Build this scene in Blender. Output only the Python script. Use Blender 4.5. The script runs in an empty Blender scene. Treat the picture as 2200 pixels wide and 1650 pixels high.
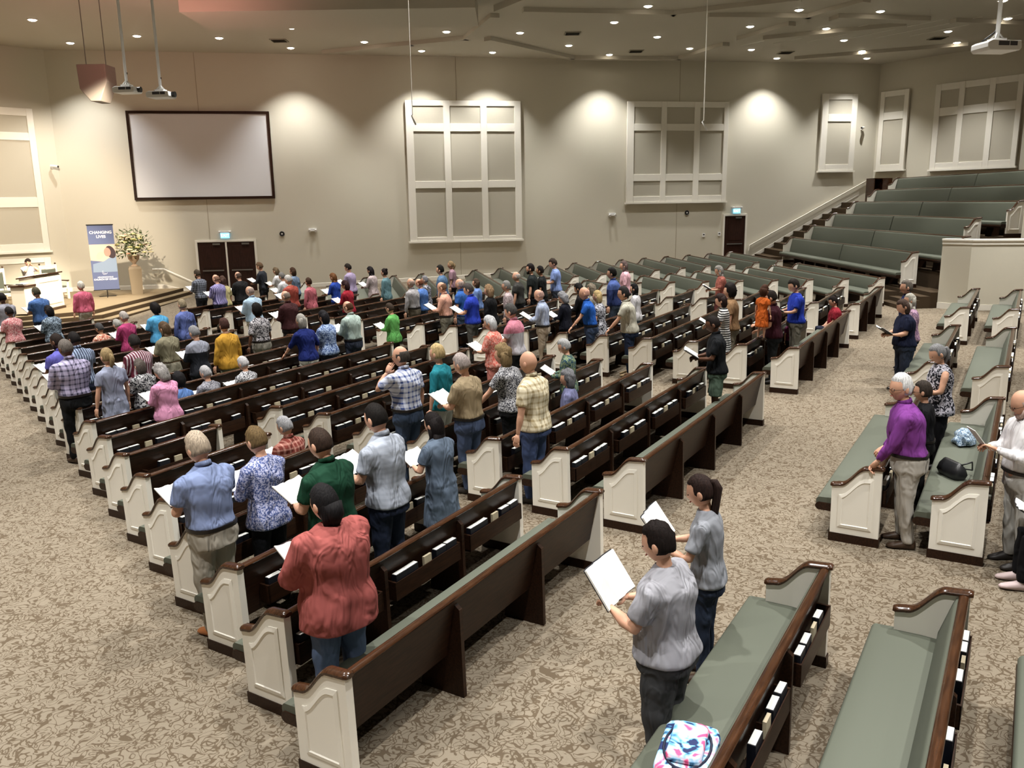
import bpy, bmesh, math, random
from math import sin, cos, pi, radians, sqrt
from mathutils import Vector, Matrix, Euler

# ------------------------------------------------------------------ camera, world, exposure, lamps
SC = bpy.context.scene
COL = SC.collection
F_PX, PITCH, ROLL, CAM_H = 1791.8, .2132, -.0155, 3.8
GX, GY = .0212, .0141                      # the floor rises gently towards the back corner
cam = bpy.data.cameras.new('camera')
cam.sensor_width = 36; cam.lens = F_PX * 36 / 2200
cam.clip_start = .1; cam.clip_end = 200
camo = bpy.data.objects.new('camera', cam); COL.objects.link(camo)
camo.matrix_world = Matrix.Translation((0, 0, CAM_H)) @ Matrix.Rotation(pi/2 - PITCH, 4, 'X') @ Matrix.Rotation(ROLL, 4, 'Z')
SC.camera = camo
w = bpy.data.worlds.new('world'); SC.world = w; w.use_nodes = True
w.node_tree.nodes['Background'].inputs[0].default_value = (1, .95, .88, 1)
w.node_tree.nodes['Background'].inputs[1].default_value = .05
SC.view_settings.view_transform = 'Standard'; SC.view_settings.look = 'None'
SC.view_settings.exposure = 0.64; SC.view_settings.gamma = 1
SC.view_settings.use_curve_mapping = False
SC.cycles.max_bounces = 6; SC.cycles.diffuse_bounces = 4; SC.cycles.glossy_bounces = 2
SC.cycles.use_adaptive_sampling = True
CEIL = 10.0
CAN_XY = [(-9.5,28.6),(-15.7,29.6),(-7.6,31.5),(-16.5,33.6),(-13.5,32.5),(-10.7,33.1),(-8.6,35.3),(-4.3,29.8),(-5.5,34.3),(-2.2,32.6),
 (-3.5,36.4),(-.6,37.0),(.5,33.0),(2.5,35.7),(4.4,38.0),(4.6,29.0),(3.8,31.4),(5.8,34.2),(7.6,36.8),(8.9,32.5),(9.8,29.9),(11.9,33.1),
 (10.3,37.3),(13.5,35.5),(15.3,38.1),(12.1,39.6),(16.3,40.0),(12.7,30.3),(16.9,34.0),(18.5,36.4),(17.9,31.8),(16.1,29.0),(16.7,28.7)]
CAN_OVER = [(x, y) for y in (-2, 3.5, 9, 14.5, 20, 25.2) for x in (-16, -10.5, -5, .5, 6, 11.5)] + [(17, 9), (17, 14.5), (17, 20), (17.5, 25)]
def spot(name, loc, power, size, blend, rad, col, aim=None):
    l = bpy.data.lights.new(name, 'SPOT'); l.energy = power; l.spot_size = radians(size); l.spot_blend = blend
    l.shadow_soft_size = rad; l.color = col
    o = bpy.data.objects.new(name, l); o.location = loc; COL.objects.link(o)
    if aim: o.rotation_euler = (Vector(aim) - Vector(loc)).to_track_quat('-Z', 'Y').to_euler()
    o['kind'] = 'helper'
    return o
WARM = (1, .975, .93)
for i, (x, y) in enumerate(CAN_XY):
    dw = min((41.9 + (x - 17.78)*.1923 - y)*.98, -(.824*(x - 17.78) + .566*(y - 41.9)))
    spot('can_beam', (x, y, CEIL - .06), 1500 if dw < 2.8 else 820, 98 if dw < 2.8 else 84, .75, .07, WARM)
for i, (x, y) in enumerate(CAN_OVER):
    spot('can_beam', (x, y, CEIL - .06), 1600, 84, .45, .10, (1, .98, .94))
# stage wash lamps, then an added reddish fill imitating lens tint on the ceiling
spot('stage_lamp', (-9, 24, 9.6), 9000, 34, .5, .15, (1, .88, .70), (-16.2, 29.8, 1.2))
spot('stage_lamp', (-13, 22, 9.6), 6000, 50, .6, .15, (1, .85, .68), (-19, 33, 2.2))
spot('lens_tint_fill', (-9.5, 22.5, 7.0), 430, 130, 1, .5, (1, .42, .36), (-10.5, 26.5, 10))  # added lamp without a fixture, tints the ceiling like lens flare

# ------------------------------------------------------------------ materials
def srgb(h):
    h = h.lstrip('#'); v = [int(h[i:i+2], 16)/255 for i in (0, 2, 4)]
    return tuple(((c/12.92) if c <= .04045 else ((c+.055)/1.055)**2.4) for c in v) + (1,)
MATS = {}
def mat(name, col, rough=.6, spec=.4, metal=0, emit=None, es=0, bump=0, bscale=60, coat=0):
    if name in MATS: return MATS[name]
    m = bpy.data.materials.new(name); m.use_nodes = True; nt = m.node_tree; b = nt.nodes['Principled BSDF']
    c = srgb(col) if isinstance(col, str) else tuple(col) + (1,)
    b.inputs['Base Color'].default_value = c; b.inputs['Roughness'].default_value = rough
    b.inputs['Specular IOR Level'].default_value = spec; b.inputs['Metallic'].default_value = metal
    if coat: b.inputs['Coat Weight'].default_value = coat; b.inputs['Coat Roughness'].default_value = .15
    if emit: b.inputs['Emission Color'].default_value = srgb(emit); b.inputs['Emission Strength'].default_value = es
    if bump:
        tc = nt.nodes.new('ShaderNodeTexCoord'); n = nt.nodes.new('ShaderNodeTexNoise'); n.inputs['Scale'].default_value = bscale
        bp = nt.nodes.new('ShaderNodeBump'); bp.inputs['Strength'].default_value = bump; bp.inputs['Distance'].default_value = .02
        nt.links.new(tc.outputs['Object'], n.inputs['Vector']); nt.links.new(n.outputs['Fac'], bp.inputs['Height'])
        nt.links.new(bp.outputs['Normal'], b.inputs['Normal'])
    MATS[name] = m; return m
def nodes(m):
    nt = m.node_tree; return nt, nt.nodes['Principled BSDF'], (lambda t, **k: _new(nt, t, k)), nt.links.new
def _new(nt, t, k):
    n = nt.nodes.new('ShaderNode' + t)
    for a, v in k.items():
        if a in n.inputs: n.inputs[a].default_value = v
        else: setattr(n, a, v)
    return n
def ramp(nt, stops, interp='LINEAR'):
    r = nt.nodes.new('ShaderNodeValToRGB'); r.color_ramp.interpolation = interp
    e = r.color_ramp.elements
    while len(e) < len(stops): e.new(.5)
    for i, (p, c) in enumerate(stops): e[i].position = p; e[i].color = c
    return r
def carpet():
    m = mat('carpet_scroll', 'a08c70', .95, .1); nt, b, N, L = nodes(m)
    tc = N('TexCoord')
    n1 = N('TexNoise', Scale=6.5, Detail=.4); n1.inputs['Distortion'].default_value = 1.7
    n2 = N('TexNoise', Scale=9.5, Detail=.3); n2.inputs['Distortion'].default_value = 1.2
    for n in (n1, n2): L(tc.outputs['Object'], n.inputs['Vector'])
    def worm(n, c, wdt):
        a = N('Math', operation='SUBTRACT'); a.inputs[1].default_value = c; L(n.outputs['Fac'], a.inputs[0])
        d = N('Math', operation='ABSOLUTE'); L(a.outputs[0], d.inputs[0])
        r = nt.nodes.new('ShaderNodeMapRange'); r.inputs[1].default_value = wdt; r.inputs[2].default_value = wdt*1.7
        r.inputs[3].default_value = 1; r.inputs[4].default_value = 0; L(d.outputs[0], r.inputs[0]); return r
    w1 = worm(n1, .52, .022); w2 = worm(n2, .40, .020); w3 = worm(n2, .62, .020)
    mx = N('Math', operation='MAXIMUM'); L(w1.outputs[0], mx.inputs[0]); L(w2.outputs[0], mx.inputs[1])
    mx2 = N('Math', operation='MAXIMUM'); L(mx.outputs[0], mx2.inputs[0]); L(w3.outputs[0], mx2.inputs[1])
    fine = N('TexNoise', Scale=160.0); L(tc.outputs['Object'], fine.inputs['Vector'])
    base = ramp(nt, [(0, srgb('746a5c')), (1, srgb('8b8171'))]); L(fine.outputs['Fac'], base.inputs[0])
    mix = N('Mix'); mix.data_type = 'RGBA'; L(mx2.outputs[0], mix.inputs[0])
    L(base.outputs[0], mix.inputs[6]); mix.inputs[7].default_value = srgb('5b4f40'); L(mix.outputs[2], b.inputs['Base Color'])
    bp = N('Bump', Strength=.35); bp.inputs['Distance'].default_value = .01; L(fine.outputs['Fac'], bp.inputs['Height']); L(bp.outputs[0], b.inputs['Normal'])
    return m
def wood(name, c1, c2, rough=.34, coat=.12, sc=(2, 18, 18)):
    m = mat(name, c1, rough, .18, coat=coat); nt, b, N, L = nodes(m)
    tc = N('TexCoord'); mp = N('Mapping', Scale=sc); n = N('TexNoise', Scale=3.0, Detail=5.0)
    L(tc.outputs['Object'], mp.inputs[0]); L(mp.outputs[0], n.inputs['Vector'])
    r = ramp(nt, [(.3, srgb(c1)), (.7, srgb(c2))]); L(n.outputs['Fac'], r.inputs[0]); L(r.outputs[0], b.inputs['Base Color'])
    return m
M_CARPET = carpet()
M_STAGECARPET = mat('carpet_stage', '85765e', .95, .1, bump=.3, bscale=120)
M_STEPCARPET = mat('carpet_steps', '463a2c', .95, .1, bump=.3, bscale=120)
M_WALL = mat('wall_paint', 'cdc8b8', .75, .2, bump=.03, bscale=30)
M_CREAM = mat('cream_trim', 'e9e5da', .45, .4)
M_PEWCREAM = mat('cream_pew_paint', 'eeeadf', .4, .4)
M_PANEL = mat('acoustic_fabric', 'bab5a6', .9, .1, bump=.1, bscale=200)
M_CEIL = mat('ceiling_paint', 'bcb6a8', .8, .2)
M_CEILTILE = mat('ceiling_panel', '9e9888', .85, .2)
M_WOOD = wood('dark_stained_wood', '1e120b', '342014', .4, .05)
M_RAIL = wood('brown_rail_wood', '2c1a10', '472d1c', .22, .5)
M_GREEN = mat('sage_upholstery', '565a4f', .6, .3, bump=.03, bscale=90)
M_DOOR = wood('door_wood', '24140f', '38211a', .4, .2, (14, 14, 1.5))
M_WHITE = mat('white_plastic', 'e4e4e2', .4, .4)
M_BLACK = mat('black_plastic', '121212', .4, .4)
M_PAGE = mat('white_pages', 'f4f3ef', .7, .2)
M_COVER = mat('navy_book_cover', '14161f', .45, .4)
M_STEEL = mat('grey_metal', '8c8c88', .35, .5, .8)

# ------------------------------------------------------------------ mesh helpers
class MB:
    def __init__(s): s.v = []; s.f = []
    def add(s, vs, fs):
        o = len(s.v); s.v += [tuple(v) for v in vs]; s.f += [tuple(i + o for i in f) for f in fs]; return s
    def box(s, x0, x1, y0, y1, z0, z1):
        v = [(x, y, z) for z in (z0, z1) for y in (y0, y1) for x in (x0, x1)]
        return s.add(v, [(0,2,3,1),(4,5,7,6),(0,1,5,4),(2,6,7,3),(0,4,6,2),(1,3,7,5)])
    def prism(s, pts, a, b, axis='x'):
        n = len(pts)
        def P(p, t): return (t, p[0], p[1]) if axis == 'x' else ((p[0], t, p[1]) if axis == 'y' else (p[0], p[1], t))
        v = [P(p, a) for p in pts] + [P(p, b) for p in pts]
        return s.add(v, [tuple(range(n))[::-1], tuple(range(n, 2*n))] + [(i, (i+1) % n, n+(i+1) % n, n+i) for i in range(n)])
    def loft(s, rings, cap=True):
        n = len(rings[0]); v = [p for r in rings for p in r]; f = []
        for k in range(len(rings)-1):
            for i in range(n): j = (i+1) % n; f.append((k*n+i, k*n+j, (k+1)*n+j, (k+1)*n+i))
        if cap:
            f.append(tuple(range(n))[::-1]); f.append(tuple(range((len(rings)-1)*n, len(rings)*n)))
        return s.add(v, f)
    def tube(s, pts, rad, n=8, cap=True):
        pts = [Vector(p) for p in pts]; rad = rad if hasattr(rad, '__len__') else [rad]*len(pts); rings = []
        ref = None
        for i, p in enumerate(pts):
            d = (pts[min(i+1, len(pts)-1)] - pts[max(i-1, 0)])
            d = d.normalized() if d.length > 1e-9 else Vector((0, 0, 1))
            if ref is None: ref = Vector((1, 0, 0)) if abs(d.x) < .8 else Vector((0, 1, 0))
            a = (ref - d*ref.dot(d)).normalized(); b = d.cross(a); ref = a
            r = rad[i]; rx, ry = (r if hasattr(r, '__len__') else (r, r))
            rings.append([p + a*cos(2*pi*k/n)*rx + b*sin(2*pi*k/n)*ry for k in range(n)])
        return s.loft(rings, cap)
    def ball(s, c, r, nu=10, nv=7):
        r = r if hasattr(r, '__len__') else (r, r, r); v = [(c[0], c[1], c[2]-r[2])]
        for j in range(1, nv):
            t = pi*j/nv
            for i in range(nu): a = 2*pi*i/nu; v.append((c[0]+r[0]*sin(t)*cos(a), c[1]+r[1]*sin(t)*sin(a), c[2]-r[2]*cos(t)))
        v.append((c[0], c[1], c[2]+r[2])); f = []
        for i in range(nu):
            j = (i+1) % nu; f.append((0, 1+j, 1+i)); f.append((len(v)-1, 1+(nv-2)*nu+i, 1+(nv-2)*nu+j))
            for k in range(nv-2): f.append((1+k*nu+i, 1+k*nu+j, 1+(k+1)*nu+j, 1+(k+1)*nu+i))
        return s.add(v, f)
    def lathe(s, prof, c=(0, 0, 0), n=20):
        return s.loft([[(c[0]+r*cos(2*pi*k/n), c[1]+r*sin(2*pi*k/n), c[2]+z) for k in range(n)] for r, z in prof])
    def mesh(s, name, smooth=False, m=None, ang=None):
        me = bpy.data.meshes.new(name); me.from_pydata(s.v, [], s.f)
        bm = bmesh.new(); bm.from_mesh(me); bmesh.ops.recalc_face_normals(bm, faces=bm.faces); bm.to_mesh(me); bm.free()
        if smooth:
            me.polygons.foreach_set('use_smooth', [True]*len(me.polygons))
            if ang: me.set_sharp_from_angle(angle=radians(ang))
        if m: me.materials.append(m)
        return me
def link(name, me, parent=None, mw=None, bevel=0):
    o = bpy.data.objects.new(name, me); COL.objects.link(o)
    if parent is not None: o.parent = parent
    if mw is not None: o.matrix_local = mw
    if bevel:
        b = o.modifiers.new('bevel', 'BEVEL'); b.width = bevel; b.segments = 2; b.limit_method = 'ANGLE'
    return o
def obj(name, mb, m, parent=None, smooth=False, ang=None, mw=None, bevel=0):
    return link(name, mb.mesh(name, smooth, m, ang), parent, mw, bevel)
def tag(o, label=None, cat=None, group=None, kind=None):
    if label: o['label'] = label
    if cat: o['category'] = cat
    if group: o['group'] = group
    if kind: o['kind'] = kind
    return o
def thing(name, label, cat, mw, group=None):
    o = bpy.data.objects.new(name, None); COL.objects.link(o); o.matrix_world = mw; o.empty_display_size = .2
    return tag(o, label, cat, group)
def struct(o): o['kind'] = 'structure'; return o
def fz(x, y): return GX*x + GY*y
def frame2(x, y, z, ang):           # local x along ang (radians), z up
    return Matrix.Translation((x, y, z)) @ Matrix.Rotation(ang, 4, 'Z')
def floor_frame(x, y, ang):         # the same, lying on the sloping floor
    X = Vector((cos(ang), sin(ang), GX*cos(ang)+GY*sin(ang))).normalized()
    Y = Vector((-sin(ang), cos(ang), -GX*sin(ang)+GY*cos(ang))); Y = (Y - X*Y.dot(X)).normalized(); Z = X.cross(Y)
    m = Matrix((X, Y, Z)).transposed().to_4x4(); m.translation = (x, y, fz(x, y)); return m
def text(s, size, m, parent, mw, name='lettering', bold=0, align='CENTER', ext=.002):
    c = bpy.data.curves.new(name, 'FONT'); c.body = s; c.size = size; c.align_x = align; c.align_y = 'CENTER'; c.extrude = ext; c.offset = bold
    c.materials.append(m); t_ = bpy.data.objects.new(name, c); COL.objects.link(t_); dg = bpy.context.evaluated_depsgraph_get()
    me = bpy.data.meshes.new_from_object(t_.evaluated_get(dg)); me.name = name; bpy.data.objects.remove(t_); bpy.data.curves.remove(c)
    return link(name, me, parent, mw)
random.seed(7)

# ------------------------------------------------------------------ the room
CX, CY = 17.78, 41.90; PHI = .19; RA = radians(-55.5); SA = radians(225)
SCX, SCY = -18.27, 34.97
def wall_pt(s): return (CX + s*cos(PHI), CY + s*sin(PHI))
def slab_wall(name, x0, y0, x1, y1, z0, z1, th, side, m=M_WALL):
    d = Vector((x1-x0, y1-y0)); L = d.length; a = math.atan2(d.y, d.x)
    b = MB().box(0, L, 0 if side > 0 else -th, th if side > 0 else 0, z0, z1)
    return struct(obj(name, b, m, mw=frame2(x0, y0, 0, a)))
bm = MB(); xs = (-32, 46); ys = (-14, 48)
vs = [(x, y, fz(x, y)) for y in ys for x in xs]; vs += [(x, y, z-.3) for x, y, z in vs]
bm.add(vs, [(0,1,3,2),(4,6,7,5),(0,4,5,1),(1,5,7,3),(3,7,6,2),(2,6,4,0)])
struct(obj('floor', bm, M_CARPET))
struct(obj('ceiling', MB().box(-32, 46, -14, 48, CEIL, CEIL+.3), M_CEIL))
slab_wall('wall_far', SCX, SCY, CX, CY, -1.2, CEIL, .3, 1)
ex, ey = CX + 45*cos(RA), CY + 45*sin(RA)
slab_wall('wall_right', CX, CY, ex, ey, -1.2, CEIL, .3, 1)
lx, ly = SCX + 16*cos(SA), SCY + 16*sin(SA)
slab_wall('wall_stage', lx, ly, SCX, SCY, -1.2, CEIL, .3, 1)
slab_wall('wall_left', lx, -13, lx, ly, -1.2, CEIL, .3, 1)
slab_wall('wall_back', lx, -13, ex, -13, -1.2, CEIL, .3, -1)
slab_wall('wall_near', ex, ey, ex, -13, -1.2, CEIL, .3, 1)
# drywall joints on the far wall
for i, s in enumerate((-20.37, -10.1, -31.09)):
    x, y = wall_pt(s)
    struct(obj('trim_%d' % (i+1), MB().box(-.012, .012, -.006, 0, 0, CEIL), mat('joint_strip', 'a69d88', .8), mw=frame2(x, y, 0, PHI)))  # thin joint strips in a tone darker than the wall paint
# ceiling: dropped clouds and their lips
TN = [20]
def tstruct(mb, m):
    TN[0] += 1; return struct(obj('trim_%d' % TN[0], mb, m))
def lip(pts, w=.16, h=.14, m=M_CEIL):
    for (x0, y0), (x1, y1) in zip(pts, pts[1:]):
        d = Vector((x1-x0, y1-y0)); L = d.length
        TN[0] += 1
        struct(obj('trim_%d' % TN[0], MB().box(-.06, L+.06, -w, w, CEIL-h, CEIL-.001), m, mw=frame2(x0, y0, 0, math.atan2(d.y, d.x))))
lip([(-7.4, 36.1), (-3.7, 34.5), (-1.5, 33.6), (-.4, 29.8)])
lip([(-.7, 33.8), (2.8, 38.3), (7.6, 38.9), (8.8, 35.7)])
lip([(.6, 29.1), (5.6, 29.9), (9.2, 28.1)])
lip([(6.9, 30.3), (10.4, 30.7), (11.4, 28.4)])
lip([(11.4, 30.9), (14.8, 31.6)], .3)
lip([(9.1, 34.5), (10.2, 31.9)]); lip([(10.1, 34.6), (14.5, 32.4)], .25); lip([(12.9, 39.4), (19.0, 36.6)]); lip([(16.0, 31.8), (18.9, 32.5)])
# a low soffit box crossing the ceiling nearer the camera
tstruct(MB().box(-9.5, -.9, 26.0, 28.6, CEIL-.62, CEIL-.001), M_CEIL)
tstruct(MB().prism([(-.4, 28.6), (1.2, 25.9), (1.6, 25.9), (0, 28.6)], CEIL-.2, CEIL-.001, 'z'), M_CEIL)
# lay-in tile field over the corner
for k in range(6):
    tstruct(MB().prism([(9.6+k*1.25, 36.4-k*.3), (9.64+k*1.25, 36.4-k*.3), (12.04+k*1.2, 32.9-k*.35), (12.0+k*1.2, 32.9-k*.35)], CEIL-.012, CEIL-.001, 'z'), M_CREAM)
# baseboards
def board(i, x0, y0, x1, y1, z0, z1, name='trim_%d'):
    d = Vector((x1-x0, y1-y0)); a = math.atan2(d.y, d.x)
    b = MB().add([(0, -.03, z0), (d.length, -.03, z1), (d.length, 0, z1), (0, 0, z0), (0, -.03, z0+.16), (d.length, -.03, z1+.16), (d.length, -.01, z1+.17), (0, -.01, z0+.17)],
                 [(0,3,2,1),(4,5,6,7),(0,1,5,4),(1,2,6,5),(2,3,7,6),(3,0,4,7)])
    struct(obj(name if '%' not in name else name % i, b, M_CREAM, mw=frame2(x0, y0, 0, a)))
x, y = wall_pt(-33.1); board(4, SCX, SCY, x, y, .48, .48)
x2, y2 = wall_pt(-31.8); board(5, x, y, x2, y2, .48, .12)
x3, y3 = wall_pt(-29.2); x4, y4 = wall_pt(-7.8)
board(0, x3, y3, x4, y4, fz(x3, y3), fz(x4, y4), 'baseboard_far')
xa, ya = wall_pt(-6.2); xb, yb = wall_pt(-.7); board(6, xa, ya, xb, yb, 1.0, 3.95)
board(0, SCX+10*cos(SA), SCY+10*sin(SA), SCX, SCY, .48, .48, 'baseboard_stage')
# doors
def door_unit(idx, s0, s1, zt, double):
    x, y = wall_pt(s0); L = s1-s0; z0 = fz(x, y)-.02
    fr = MB(); fr.box(-.09, 0, -.05, 0, z0, zt+.09).box(L, L+.09, -.05, 0, z0, zt+.09).box(0, L, -.05, 0, zt, zt+.09)
    if double: fr.box(L/2-.035, L/2+.035, -.045, -.002, z0, zt)
    d = struct(obj('door_%d' % idx, fr, M_CREAM, mw=frame2(x, y, 0, PHI), bevel=.006))
    for a, b in (((.01, L/2-.04), (L/2+.04, L-.01)) if double else ((.01, L-.01),)):
        lf = MB().box(a, b, -.025, -.002, z0, zt-.01)
        leaf = obj('door_leaf', lf, M_DOOR, d, bevel=.004)
        wd = b-a; hh = zt-z0
        pn = MB()
        for zz0, zz1 in ((.12, .42), (.50, .93)):
            pn.box(a+.16*wd, b-.16*wd, -.034, -.024, z0+zz0*hh, z0+zz1*hh)
        obj('raised_panel', pn, M_DOOR, leaf, bevel=.008)
        hb = MB().box(a+.12, b-.12, -.07, -.045, z0+.95, z0+1.0); obj('push_bar', hb, M_STEEL, leaf)
        cl = MB().box(b-.5, b-.2, -.08, -.03, zt-.12, zt-.05); obj('door_closer', cl, M_STEEL, leaf)
door_unit(1, -31.62, -29.30, 2.38, True)
door_unit(2, -7.67, -6.62, 3.06, False)
# stage platform with three shallow steps
STG = .48
def poly(name, pts, z0, z1, m, **k):
    return struct(obj(name, MB().prism(pts, z0, z1, 'z'), m, **k))
front = [(-14.0, 33.9), (-14.15, 28.2), (-17.6, 25.0), (-26, 23.8)]
def stage_pts(off):
    a = [(-14.0+off*1.0, 35.95 if off == 0 else 35.9), (-14.0+off, 33.9-.1*off), (-14.15+off, 28.2-.45*off), (-17.6+.55*off, 25.0-.9*off), (-26, 23.8-off), (-29.2, 24.0), (-18.3, 34.9)]
    return a
poly('floor_stage', stage_pts(0), -.6, STG, M_STAGECARPET)
for k, off in enumerate((.36, .72)):
    poly('trim_%d' % (8+k), stage_pts(off), -.6, STG-.135*(k+1), M_STAGECARPET)
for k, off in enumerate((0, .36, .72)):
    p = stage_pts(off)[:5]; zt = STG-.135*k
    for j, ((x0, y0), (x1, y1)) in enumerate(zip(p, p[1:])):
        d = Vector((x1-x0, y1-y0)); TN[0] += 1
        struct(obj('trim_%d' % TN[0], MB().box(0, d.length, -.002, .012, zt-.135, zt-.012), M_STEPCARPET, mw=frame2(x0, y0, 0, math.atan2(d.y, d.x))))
# raised tiers in the far right corner
TIER0, TRISE, TPITCH, TX = 1.06, .5, .97, 12.53
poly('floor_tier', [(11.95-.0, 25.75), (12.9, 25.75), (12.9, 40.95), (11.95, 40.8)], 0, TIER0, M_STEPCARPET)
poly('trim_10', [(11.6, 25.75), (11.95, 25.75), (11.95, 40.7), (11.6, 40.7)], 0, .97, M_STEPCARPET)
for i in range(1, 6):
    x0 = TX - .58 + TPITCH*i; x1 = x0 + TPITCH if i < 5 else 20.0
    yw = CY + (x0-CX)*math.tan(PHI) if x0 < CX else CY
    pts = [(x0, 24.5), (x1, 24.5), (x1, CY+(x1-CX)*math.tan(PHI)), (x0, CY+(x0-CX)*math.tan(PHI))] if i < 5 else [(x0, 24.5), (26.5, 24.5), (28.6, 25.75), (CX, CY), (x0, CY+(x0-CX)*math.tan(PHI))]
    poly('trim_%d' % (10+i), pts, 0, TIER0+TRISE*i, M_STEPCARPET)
    # cream stringer edge on the riser
for i in range(4):
    x0 = 11.4 + i*.30; z = fz(x0, 25) + .115 + .113*i
    poly('trim_%d' % (40+i), [(x0, 24.38), (x0+(.3 if i < 3 else .66), 24.38), (x0+(.3 if i < 3 else .66), 25.75), (x0, 25.75)], 0, z, M_STEPCARPET)
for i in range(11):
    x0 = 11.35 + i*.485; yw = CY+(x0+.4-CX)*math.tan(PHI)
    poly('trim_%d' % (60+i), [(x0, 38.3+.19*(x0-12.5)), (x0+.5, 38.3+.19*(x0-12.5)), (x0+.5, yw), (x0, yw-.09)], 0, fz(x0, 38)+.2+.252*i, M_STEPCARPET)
# half walls beside the tier
def half_wall(name, pts, z0, z1, th=.18):
    b = MB(); c = MB()
    def off(pts, o):
        out = []
        for i, p in enumerate(pts):
            a = Vector(pts[max(i-1, 0)]); q = Vector(pts[min(i+1, len(pts)-1)]); d = (q-a).normalized(); out.append((p[0]-d.y*o, p[1]+d.x*o))
        return out
    o = off(pts, th); b.prism(list(pts)+o[::-1], z0, z1, 'z')
    p1 = off(pts, -.06); p2 = off(pts, th+.06); c.prism(p1+p2[::-1], z1, z1+.06, 'z')
    p1 = off(pts, -.03); p2 = off(pts, th+.03); c.prism(p1+p2[::-1], z1-.10, z1, 'z')
    w = struct(obj(name, b, M_WALL)); k = obj('cap', c, M_CREAM, w, bevel=.01)
    p1 = off(pts, -.02); bb = MB().prism(p1+[(p[0], p[1]) for p in pts][::-1], z0, z0+.78, 'z'); obj('base_trim', bb, M_CREAM, w) if z0 < .3 else None
    return w
half_wall('wall_half_1', [(12.5, 24.36), (13.0, 23.72), (22.5, 22.0)], 0.0, 2.56)
half_wall('wall_half_2', [(14.95, 24.7), (15.1, 24.55), (22.5, 24.0)], 0.0, 4.2)

# ------------------------------------------------------------------ pews
def smooth(t): t = max(0, min(1, t)); return t*t*(3-2*t)
def top_z(y):                       # end panel outline: low nose, ogee, high shoulder
    if y > .40: return .615 + .012*smooth((.48-y)/.08)
    return .627 + .205*smooth((.40-y)/.25) + .012*max(0, (.15-y)/.15)
PT = .065
def panel_profile(inset=0, z0=0.0, n=14):
    y0, y1 = 0+inset, .484-inset
    pts = [(y0, z0), (y1, z0)]
    for i in range(n+1):
        y = y1 + (y0-y1)*i/n; pts.append((y, top_z(y)-inset*1.25))
    return pts
ME = {}
def pew_meshes():
    ME['panel'] = MB().prism(panel_profile(), 0, PT).mesh('end_panel', False, M_PEWCREAM)
    b = MB().box(-.008, PT+.008, -.01, .496, 0, .095); ME['kick'] = b.mesh('kick_block', False, M_WOOD)
    ys = [.50-.52*i/26 for i in range(27)]
    b = MB()
    rings = []
    for i, y in enumerate(ys):
        z = top_z(max(0, min(.484, y))); e = 1 if 0 < i < 26 else .75
        h = .016*e; wd = (PT/2+.014)*e; cx = PT/2
        rings.append([(cx-wd, y, z+.004), (cx-wd, y, z+h*1.4), (cx-wd*.6, y, z+h*2.3), (cx, y, z+h*2.6), (cx+wd*.6, y, z+h*2.3), (cx+wd, y, z+h*1.4), (cx+wd, y, z+.004), (cx, y, z-.004)])
    b.loft(rings); ME['cap'] = b.mesh('arm_cap', True, M_RAIL, 45)
    # raised moulding on the outer face (outer at x = 0 side)
    o = panel_profile(.075, .17); i1 = panel_profile(.105, .20)
    def ring(p, x): return [(x, a, z) for a, z in p]
    b = MB(); n = len(o)
    b.loft([ring(o, .001), ring(o, -.008), ring(i1, -.014), ring(panel_profile(.112, .207), -.006), ring(panel_profile(.15, .245), -.006)]); ME['mould'] = b.mesh('raised_moulding', False, M_PEWCREAM)
    b = MB(); b.prism([(-.012, 0), (.40, 0), (.36, .32), (.12, .36), (.035, .78), (-.012, .74)], -.02, .02); ME['support'] = b.mesh('support_board', False, M_WOOD)
pew_meshes()
LM = {}
def long_mesh(kind, L):
    k = (kind, round(L, 2))
    if k in LM: return LM[k]
    a, c = PT*.7, L-PT*.7; b = MB()
    if kind == 'board':            # slightly reclined back board
        b.prism([(.118, .34), (.148, .34), (.055, .835), (.020, .835)], a, c); m = M_WOOD
    elif kind == 'rail':
        pr = [(.038+.034*cos(t), .838+.022*sin(t)) for t in [2*pi*i/10 for i in range(10)]]; b.prism(pr, a, c); m = M_RAIL
    elif kind == 'backpad':
        b.prism([(.146, .43), (.19, .46), (.186, .52), (.105, .78), (.085, .82), (.060, .828)], a+.005, c-.005); m = M_GREEN
    elif kind == 'backtall':
        b.prism([(.150, .32), (.20, .35), (.192, .46), (.105, .79), (.085, .825), (.060, .833)], a+.005, c-.005); m = M_GREEN
    elif kind == 'seat':
        nose = [(.60+.045*cos(t), .415+.052*sin(t)) for t in [-.9+ .3*i for i in range(8)]]
        b.prism([(.13, .40)] + nose + [(.50, .468), (.30, .470), (.14, .462)], a-.02, c+.02); m = M_GREEN
    elif kind == 'base':
        nose = [(.598+.052*cos(t), .365+.045*sin(t)) for t in [-1.4+.3*i for i in range(10)]]
        b.prism([(.14, .322)] + nose + [(.14, .40)], a-.03, c+.03); m = M_WOOD
    elif kind == 'rack':
        m = M_WOOD
        y = .055
        b.box(0, .95, -.03, y+.02, .425, .44); b.box(0, .95, -.036, -.028, .425, .59)
        b.box(0, .02, -.036, y+.02, .425, .595); b.box(.93, .95, -.036, y+.02, .425, .595); b.box(.40, .41, -.036, y+.02, .44, .55); b.box(.55, .56, -.036, y+.02, .44, .55)
    LM[k] = b.mesh({'board': 'back_board', 'rail': 'top_rail', 'backpad': 'back_cushion', 'backtall': 'back_cushion', 'seat': 'seat_cushion', 'base': 'seat_board', 'rack': 'book_rack'}[kind], kind in ('seat', 'base', 'rail', 'backpad', 'backtall'), m, 50)
    return LM[k]
CARD = MB().box(.425, .53, -.02, .004, .44, .655).mesh('card_holder', False, mat('cream_card', 'b9ad93', .7))
BOOKS = []                          # world matrices where a hymnal stands
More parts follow.
